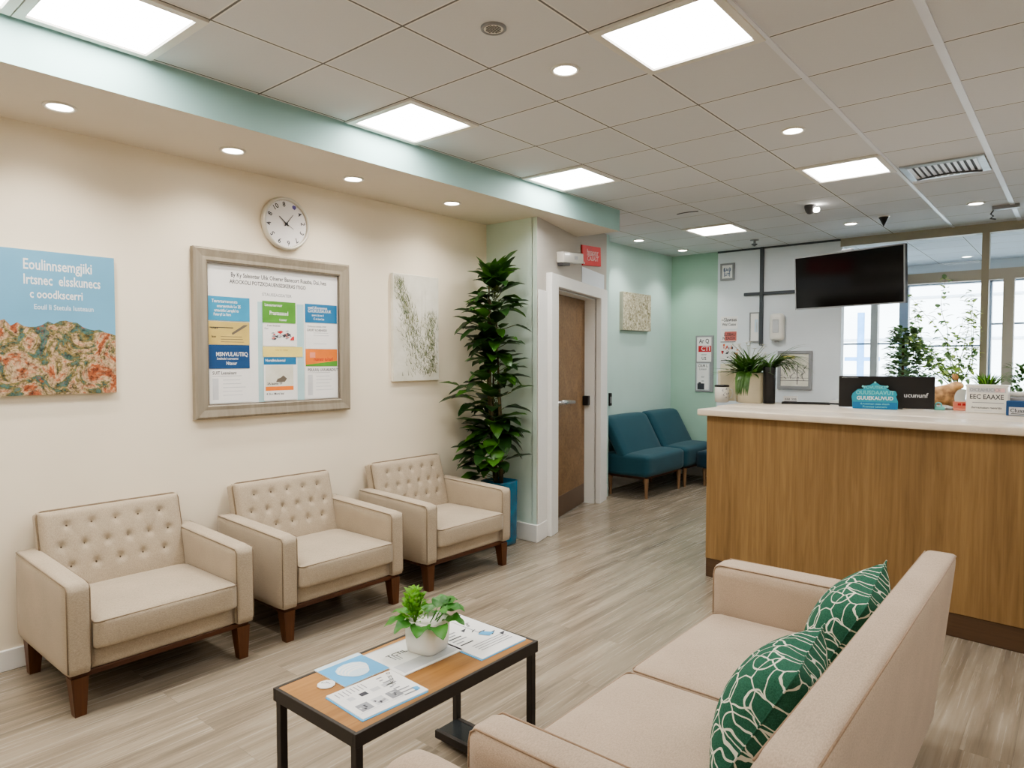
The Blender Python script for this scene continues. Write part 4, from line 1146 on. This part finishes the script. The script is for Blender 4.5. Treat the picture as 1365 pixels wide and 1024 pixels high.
# ------------------------------------------------------------------ television
TVX = FM((-1.76, 7.08, 2.213), (1.04, -.30, 0), (0, 0, 1)) @ R(math.radians(3), 'X')
tv = thing('television', 'black flat television mounted high, tilted down above the reception desk', 'television', TVX)
MB().box((-.545, -.265, -.05), (.545, .265, -.004), M['black'], .006, 2).build('casing', tv)
MB().ring(1.09, .53, [(0, -.006), (0, .002), (.012, .002), (.012, -.002)], M['greyplastic']).build('bezel', tv)
MB().rect(-.534, -.254, .534, .254, -.001, M['screen']).build('screen', tv)
m = MB().box((-.12, -.12, -.08), (.12, .12, -.05), M['darkgrey'], .004, 1); m.tube([(0, .03, -.075), (0, .04, -.40), (0, .05, -.818)], .022, M['greyplastic'], 12); m.box((-.05, .265, -.05), (.05, .285, -.01), M['greyplastic'], .003, 1)
m.build('wall_bracket', tv)

# ------------------------------------------------------------------ back wall pieces
def wallsheet(name, label, cat, x0, x1, z0, z1, th, mat, dec, off=.0, group=None):
    mb = MB(); w, h = x1-x0, z1-z0
    if th: mb.box((-w/2, -h/2, 0), (w/2, h/2, th), mat, min(.004, th*.3), 1)
    dec(mb, w, h, th+.0005)
    return tag(mb.build(name, X=T(0, -off, 0) @ BW((x0+x1)/2, (z0+z1)/2)), label, cat, group)
bb = tag(MB().box((-.115, -.345, 0), (.115, .345, .012), M['greyplastic'], .003, 1).build('pin_board', X=BW(-3.55, 1.385)), 'narrow grey pin board on mint wall left of white panel', 'board')
def dec_a(mb, w, h, z):
    mb.text('Ar Q', 0, h/2-.05, z, .075, M['ink'], 'CENTER', sx=.8); mb.rect(-w/2+.02, -.03, w/2-.002, .045, z, M['redink']); mb.text('CTI', .02, .008, z+.0005, .075, M['paper'], 'CENTER')
    mb.text('sasssr', 0, -.06, z, .03, M['inkgrey'], 'CENTER'); mb.text('U2', 0, -.11, z, .05, M['ink'], 'CENTER')
wallsheet('notice_sheet', 'cream notice with a red band on top half of pin board', 'notice', -3.645, -3.46, 1.41, 1.71, .003, M['paper'], dec_a, .012)
def dec_b(mb, w, h, z):
    mb.ring(w, h, [(0, z-.001), (.008, z)], M['bluegrey']); mb.text('CIUR L', 0, h/2-.035, z, .045, M['ink'], 'CENTER', sx=.9); mb.text('Linaasi', 0, h/2-.075, z, .035, M['inkgrey'], 'CENTER')
    mb.text('sar', 0, 0, z, .035, M['inkgrey'], 'CENTER'); mb.text('es', 0, -.05, z, .035, M['inkgrey'], 'CENTER'); mb.rect(-w/2+.015, -h/2+.01, .02, -h/2+.085, z, M['ink']); mb.rect(-w/2+.03, -h/2+.085, -w/2+.06, -h/2+.1, z, M['ink'])
wallsheet('notice_sheet', 'white notice with grey border on bottom half of pin board', 'notice', -3.65, -3.48, 1.06, 1.395, .003, M['paper'], dec_b, .012)
WO = .01
def dec_c(mb, w, h, z):
    z += .005; mb.ring(w, h, [(0, z-.006), (0, z), (.022, z), (.022, z-.006)], M['greyplastic']); mb.rect(-w/2+.022, -h/2+.022, w/2-.022, h/2-.022, z-.004, M['paper'])
    mb.rect(-.035, -.06, -.028, .05, z-.003, M['navy']); mb.rect(.028, -.06, .035, .05, z-.003, M['navy']); mb.text('EAU', 0, .02, z-.003, .05, M['navy'], 'CENTER'); mb.text('UT', 0, -.035, z-.003, .05, M['navy'], 'CENTER')
wallsheet('framed_sign', 'small grey framed sign high on the white panel near ceiling', 'sign', -3.35, -3.18, 2.38, 2.58, .02, M['greyplastic'], dec_c, WO)
def dec_d(mb, w, h, z):
    mb.text('~SIawsas', 0, .035, z, .06, M['ink'], 'CENTER', sx=.85); mb.text('Wal Casau', 0, -.02, z, .045, M['ink'], 'CENTER', sx=.85)
wallsheet('notice_sheet', 'white notice with bold black lettering, topmost of the stacked notices', 'notice', -3.345, -3.14, 1.80, 1.95, .003, M['paper'], dec_d, WO)
def dec_e(mb, w, h, z):
    mb.rect(-w/2+.05, -h/2+.02, w/2-.01, h/2-.02, z, M['pinkink']); mb.text('LUSBAU', .01, .02, z+.0005, .05, M['ink'], 'CENTER', sx=.8); mb.text('N EASSX', 0, -.025, z+.0005, .05, M['ink'], 'CENTER', sx=.8); mb.rect(-w/2, -h/2+.004, w/2-.02, -h/2+.012, z, M['ink'])
wallsheet('notice_sheet', 'white notice with a solid red block, second of the stacked notices', 'notice', -3.345, -3.14, 1.64, 1.79, .003, M['paper'], dec_e, WO)
def dec_f(mb, w, h, z):
    rn = random.Random(5)
    for i in range(26):
        x, y = rn.uniform(-w/2+.01, w/2-.04), rn.uniform(-h/2+.05, h/2-.03); mb.rect(x, y, x+rn.uniform(.008, .03), y+rn.uniform(.008, .03), z+.00005*i, M[rn.choice(('ink', 'redink', 'pinkink', 'orange', 'ink'))])
    mb.rect(-w/2+.01, -h/2+.02, w/2-.02, -h/2+.03, z, M['ink'])
wallsheet('notice_sheet', 'white notice crowded with red and black blocks, third of the stacked notices', 'notice', -3.35, -3.1, 1.40, 1.63, .003, M['paper'], dec_f, WO)
wallsheet('notice_sheet', 'plain cream sheet lowest of the stacked notices', 'notice', -3.345, -3.1, 1.14, 1.39, .003, M['creampot'], lambda mb, w, h, z: (mb.text('CUsuaanl', 0, h/2-.02, z, .03, M['ink'], 'CENTER'),), WO)
def dec_g(mb, w, h, z):
    z += .006; mb.ring(w, h, [(0, z-.007), (0, z), (.014, z), (.014, z-.006)], M['greyplastic']); mb.rect(-w/2+.014, -h/2+.014, w/2-.014, h/2-.014, z-.005, M['paper']); mb.rect(0, -.06, w/2-.02, .09, z-.004, M['paperblue']); mb.rect(.02, -.06, w/2-.03, .06, z-.003, M['inklight'])
wallsheet('framed_picture', 'slim grey framed picture left of the dark vertical pole', 'picture', -2.99, -2.87, 1.64, 1.985, .018, M['greyplastic'], dec_g, WO)
# dispenser
ds = thing('soap_dispenser', 'white rounded dispenser on white wall right of dark pole', 'dispenser', T(0, -WO, 0) @ BW(-2.665, 1.81))
MB().soft((-.08, -.16, 0), (.08, .15, .09), M['ceramic'], .04, n=10).build('shell', ds)
m = MB().box((-.035, -.07, .088), (.035, .08, .0925), M['inklight'], .006, 1); m.build('window', ds); MB().box((-.02, -.175, .03), (.02, -.155, .07), M['greyplastic'], .004, 1).build('nozzle', ds)
# landscape picture
lp = thing('framed_drawing', 'grey framed line drawing on white wall right of the vase', 'picture', T(0, -WO, 0) @ BW(-2.475, 1.32))
MB().ring(.37, .43, [(0, 0), (0, .028), (.03, .03), (.036, .02)], M['greyplastic']).build('frame', lp)
m = MB().box((-.16, -.19, .002), (.16, .19, .02), M['canvas'])
rn = random.Random(8)
m.tube([(.03, -.16, .021), (.035, .06, .021)], .003, M['ink'], 5); m.rect(-.15, -.12, .15, -.115, .0205, M['ink']); m.rect(-.15, -.09, .15, -.087, .0205, M['ink'])
for i in range(60):
    x, y = rn.uniform(-.14, .13), rn.uniform(-.12, .06); m.tube([(x, y, .0208), (x+rn.uniform(-.03, .03), y+rn.uniform(-.04, .04), .0208)], .002, M['ink' if i % 2 else 'inkgrey'], 4)
m.rect(-.15, .13, .0, .16, .0205, M['yellow']); m.build('drawing', lp)
# dark pole and bar
pl = thing('wall_rail', 'dark upright pole with crossbar fixed to white wall left of television', 'rail', T(0, -WO, 0) @ BW(-2.855, 2.16))
MB().box((-.02, -.56, 0), (.02, .57, .03), M['pole'], .003, 1).build('upright', pl)
MB().box((-.205, .02, .005), (.37, .055, .028), M['pole'], .003, 1).build('crossbar', pl)

# ------------------------------------------------------------------ window plants on the back ledge
SZ = 1.0105
tz = thing('topiary', 'bushy topiary, backlit haze in its colour, in a pot by window right of television', 'plant', T(-1.38, 7.72, SZ))
MB().lathe([(.06, 0), (.08, .005), (.09, .15), (.085, .155), (.075, .14), (.0005, .14)], M['creampot'], 28).build('pot', tz)
MB().tube([(0, 0, .13), (.0, 0, .3), (0, 0, .62)], .012, M['bark'], 8).build('stem', tz)
f = MB()
for i in range(520):
    a = rnd.uniform(0, 6.28); z = rnd.uniform(.2, .74); r = .135*(1-.4*((z-.42)/.36)**2)*rnd.random()**.4
    f.leaf((r*math.cos(a), r*math.sin(a), z), (math.cos(a), math.sin(a), rnd.uniform(-.3, .9)), rnd.uniform(.055, .09), .05, M['leafhazed' if i % 3 else 'leafmid'], .6, n=4)
f.build('foliage', tz)
g2 = thing('potted_shrub', 'small grey leafy shrub between topiary and climbing plant', 'plant', T(-1.2, 7.74, SZ))
MB().lathe([(.05, 0), (.065, .005), (.075, .12), (.07, .125), (.06, .11), (.0005, .11)], M['greyplastic'], 28).build('pot', g2)
f = MB()
for i in range(120):
    a = rnd.uniform(0, 6.28); z = rnd.uniform(.15, .58); r = .07*rnd.random()**.5*(1-abs(z-.42)*1.5)
    f.leaf((r*math.cos(a), r*math.sin(a), z), (math.cos(a), math.sin(a), rnd.uniform(-.2, 1.2)), rnd.uniform(.05, .08), .045, M['leafhazed'], .6, n=4)
f.build('foliage', g2)
vp = thing('climbing_plant', 'airy pale green climbing plant in front of the bright window', 'plant', T(-.93, 7.74, SZ))
MB().lathe([(.06, 0), (.075, .005), (.085, .14), (.08, .145), (.07, .13), (.0005, .13)], M['ceramic'], 28).build('pot', vp)
stv = MB(); f = MB()
for k in range(11):
    p = [Vector((0, 0, .12))]; d = Vector((rnd.uniform(-.6, .35), rnd.uniform(-.2, .15), 1)).normalized(); n = rnd.randint(9, 15)
    for i in range(n):
        d = (d+Vector((rnd.uniform(-.3, .24), rnd.uniform(-.12, .12), rnd.uniform(-.12, .06)))).normalized(); q = p[-1]+d*.08
        q.y = min(q.y, .09); q.x = max(-.36, min(.13, q.x)); p.append(q)
    stv.tube(p, [.004*(1-i/len(p))+.001 for i in range(len(p))], M['stem'], 5)
    for i, q in enumerate(p[2:]):
        for _ in range(7 if i < 5 else 4):
            a = rnd.uniform(0, 6.28); f.leaf(q+Vector((rnd.uniform(-.03, .03), rnd.uniform(-.03, .03), rnd.uniform(-.03, .03))), (math.cos(a), math.sin(a)*.6, rnd.uniform(-.5, .7)), rnd.uniform(.045, .085), rnd.uniform(.03, .05), M['leafpale' if rnd.random() < .65 else 'leafhazed'], .6, n=4)
stv.build('stem', vp); f.build('foliage', vp)
rp = thing('potted_shrub', 'small leafy shrub on back ledge at the right edge of view', 'plant', T(-.42, 7.7, SZ))
MB().lathe([(.05, 0), (.065, .005), (.075, .12), (.07, .125), (.06, .11), (.0005, .11)], M['ceramic'], 28).build('pot', rp)
f = MB()
for i in range(160):
    a = rnd.uniform(0, 6.28); z = rnd.uniform(.12, .38); r = .1*rnd.random()**.5
    f.leaf((r*math.cos(a), r*math.sin(a), z), (math.cos(a), math.sin(a), rnd.uniform(-.2, 1.2)), rnd.uniform(.05, .08), .03, M['leafhazed' if i % 2 else 'leafmid'], .6, n=4)
f.build('foliage', rp)

# ------------------------------------------------------------------ ceiling fittings
def down(z): return FM((0, 0, z), (1, 0, 0), (0, -1, 0))    # local z points down from the ceiling
pl0 = None
PANELS = [(-2.82, .525, 'square ceiling light over cream wall, cut by the top left corner'), (-2.82, 1.025, 'large square ceiling light at the top left beside the soffit'),
          (-2.82, 2.525, 'square ceiling light beside the soffit above wall clock'), (-2.82, 4.025, 'square ceiling light beside the soffit nearest the column'),
          (-1.26, 2.525, 'large square ceiling light at the top centre, beside a round downlight'), (-1.26, 5.025, 'square ceiling light left of the air vent'),
          (-2.82, 6.525, 'square ceiling light in front of the far mint wall')]
FILL_PANELS = [(-1.26, -.475), (.82, 2.525), (.82, .025), (.82, 5.025), (2.38, 1.025), (2.38, 4.025), (-2.82, -1.475)]  # unseen ceiling panels added to brighten the room
for i, (x, y, *lab) in enumerate(PANELS+FILL_PANELS):
    X = T(x, y, 0) @ down(ZC)
    if pl0 is None:
        t = pl0 = thing('ceiling_light', '', 'ceiling light', X, 'square ceiling lights')
        MB().ring(.515, .495, [(0, -.001), (0, .012), (.034, .012), (.04, .004)], M['ring']).build('frame', t)
        MB().rect(-.222, -.212, .222, .212, .0045, M['panelon']).build('diffuser', t)
    else:
        t = copy_tree(pl0); t.matrix_world = X
    t['label'] = lab[0] if lab else 'unseen square ceiling panel added for fill light, right of or behind the viewpoint'
dl0 = None
def spot(x, y, z, power, ang=100, blend=.6, col=(1, .9, .76)):
    l = bpy.data.lights.new('downlight_beam', 'SPOT'); l.energy = power; l.spot_size = math.radians(ang); l.spot_blend = blend; l.color = col; l.shadow_soft_size = .05
    o = bpy.data.objects.new('downlight_beam', l); COL.objects.link(o); o.location = (x, y, z-.02)
DOWN = [(-1.79, 2.5, ZC, 'round downlight near top centre between two square lights'), (-1.28, 3.98, ZC, 'round downlight in ceiling before the square light at right'),
        (-1.72, 7.05, ZC, 'round downlight in the ceiling above the television'), (-.71, 6.8, ZC, 'round downlight at the right beyond the air vent'),
        (-3.72, 6.57, ZC, 'round downlight near hall wall above mottled canvas'), (-3.66, 7.5, ZC, 'round downlight in ceiling by the far mint wall corner'),
        (-3.45, 1.04, ZS, 'round soffit downlight above the blue poster'), (-3.47, 1.84, ZS, 'round soffit downlight left of the wall clock'),
        (-3.45, 2.6, ZS, 'round soffit downlight right of the wall clock'), (-3.45, 3.45, ZS, 'round soffit downlight above the grasses canvas'),
        (-1.15, 10.25, ZC, 'round downlight in room behind glazed partition'), (-3.45, .24, ZS, 'round soffit downlight beyond the left edge'), (-3.45, -.56, ZS, 'round soffit downlight beyond the left edge')]
for (x, y, z, lab) in DOWN:
    X = T(x, y, 0) @ down(z)
    if dl0 is None:
        t = dl0 = thing('downlight', lab, 'downlight', X, 'round downlights')
        MB().lathe([(.066, -.001), (.066, .005), (.06, .009), (.05, .006), (.049, .002)], M['ring'], 32).build('trim_ring', t)
        MB().lathe([(.0005, .003), (.05, .003)], M['lampon'], 32).build('lamp', t)
    else:
        t = copy_tree(dl0); t.matrix_world = X; t['label'] = lab
    if z == ZS: spot(x, y, z, 16, 140, .9, (1, .93, .82))
    elif x < -3.5: spot(x, y, z, 16, 105, .7, (1, .96, .9))
    else: spot(x, y, z, 16, 120, .8, (1, .95, .88))
# speaker grille
sg = thing('ceiling_speaker', 'small round grey speaker grille in ceiling at the top centre', 'speaker', T(-1.78, 2.01, 0) @ down(ZC))
MB().lathe([(.05, -.001), (.05, .006), (.045, .01), (.038, .007)], M['greyplastic'], 32).build('ring', sg)
m = MB().lathe([(.0005, .006), (.038, .006)], M['ceramic'], 32)
for i in range(-3, 4):
    for j in range(-3, 4):
        if i*i+j*j < 11: m.box((i*.009-.003, j*.009-.003, .006), (i*.009+.003, j*.009+.003, .007), M['darkgrey'])
m.build('grille', sg)
# air vent
av = thing('air_vent', 'slatted metal air vent in the ceiling at right', 'vent', T(-.74, 5.4, 0) @ down(ZC))
MB().ring(.47, .44, [(0, -.001), (0, .012), (.04, .016), (.05, .006)], M['steel']).build('frame', av)
MB().rect(-.2, -.18, .2, .18, .002, M['darkgrey']).build('backing', av)
for k in range(11):
    x = -.18+.036*k
    MB().box((-.009, -.175, -.0012), (.009, .175, .0012), M['tbar'], X=T(x, 0, .012) @ R(.5, 'Y')).build('slat', av)
MB().tube([(-.19+.38*i/12, -.17+.07*math.sin(PI*i/12), .02) for i in range(13)], .006, M['darkgrey'], 6).build('deflector_rim', av)
# detectors and cameras
cm = thing('security_camera', 'small dome camera with bright lens on ceiling left of the square light', 'camera', T(-1.78, 6.0, 0) @ down(ZC))
MB().lathe([(.045, 0), (.045, .02), (.036, .05), (.02, .07), (.0005, .075)], M['darkgrey'], 24).build('housing', cm)
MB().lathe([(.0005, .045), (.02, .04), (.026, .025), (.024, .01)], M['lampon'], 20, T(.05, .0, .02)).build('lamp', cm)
dc = thing('smoke_detector', 'black cone-shaped detector under the ceiling right of the downlight', 'detector', T(-1.41, 6.9, 0) @ down(ZC))
MB().lathe([(.04, 0), (.042, .012), (.035, .02), (.0005, .09)], M['black'], 20).build('cone', dc); MB().lathe([(.05, -.001), (.05, .004), (.04, .006)], M['ceramic'], 20).build('base_plate', dc)
sk2 = thing('sprinkler_head', 'small grey sprinkler head under ceiling near back wall', 'sprinkler', T(-2.75, 7.35, 0) @ down(ZC))
MB().lathe([(.045, 0), (.045, .008), (.015, .012), (.012, .04)], M['greyplastic'], 20).build('collar', sk2); MB().lathe([(.03, .045), (.032, .05), (.0005, .07)], M['darkgrey'], 20).build('deflector', sk2)
ex = thing('ceiling_bracket', 'small grey bracket with a curled cable under ceiling at right edge', 'bracket', T(-.53, 7.05, 0) @ down(ZC))
MB().box((-.09, -.03, 0), (.1, .03, .03), M['greyplastic'], .004, 1).build('plate', ex)
MB().tube([(-.08, 0, .03), (-.1, 0, .06), (-.08, .01, .08), (-.1, .02, .1), (-.06, .02, .11)], .006, M['darkgrey'], 8).build('cable', ex)
arc = MB().tube([(-.1+.2*i/8, .02*math.sin(PI*i/8), .003) for i in range(9)], .004, M['darkgrey'], 6)
tag(arc.build('ceiling_hook', X=T(-2.69, 5.6, 0) @ down(ZC)), 'thin curved dark wire clip on the ceiling before the far square light', 'clip')

# ------------------------------------------------------------------ light from outside and camera
w = bpy.data.worlds.new('daylight'); SC.world = w; w.use_nodes = True
nt = w.node_tree; bg = nt.nodes['Background']; bg.inputs[0].default_value = (.86, .93, 1, 1); bg.inputs[1].default_value = 3.0
sn = bpy.data.lights.new('daylight_sun', 'SUN'); sn.energy = 9; sn.angle = .05; so_ = bpy.data.objects.new('daylight_sun', sn); COL.objects.link(so_)
so_.rotation_euler = (math.radians(48), 0, math.radians(8))

cam = bpy.data.cameras.new('camera'); cam.sensor_fit = 'HORIZONTAL'; cam.sensor_width = 36; cam.lens = 907/1365*36; cam.clip_start = .05
co = bpy.data.objects.new('camera', cam); COL.objects.link(co); co.location = (0, 0, 1.45)
co.rotation_euler = (math.radians(90-2.147), 0, math.radians(39.998))
SC.camera = co
SC.view_settings.view_transform = 'AgX'
SC.view_settings.look = 'AgX - Medium High Contrast'
SC.view_settings.exposure = 0.43
SC.cycles.use_denoising = True
SC.cycles.max_bounces = 8; SC.cycles.diffuse_bounces = 7; SC.cycles.transparent_max_bounces = 12
SC.cycles.sample_clamp_indirect = 6
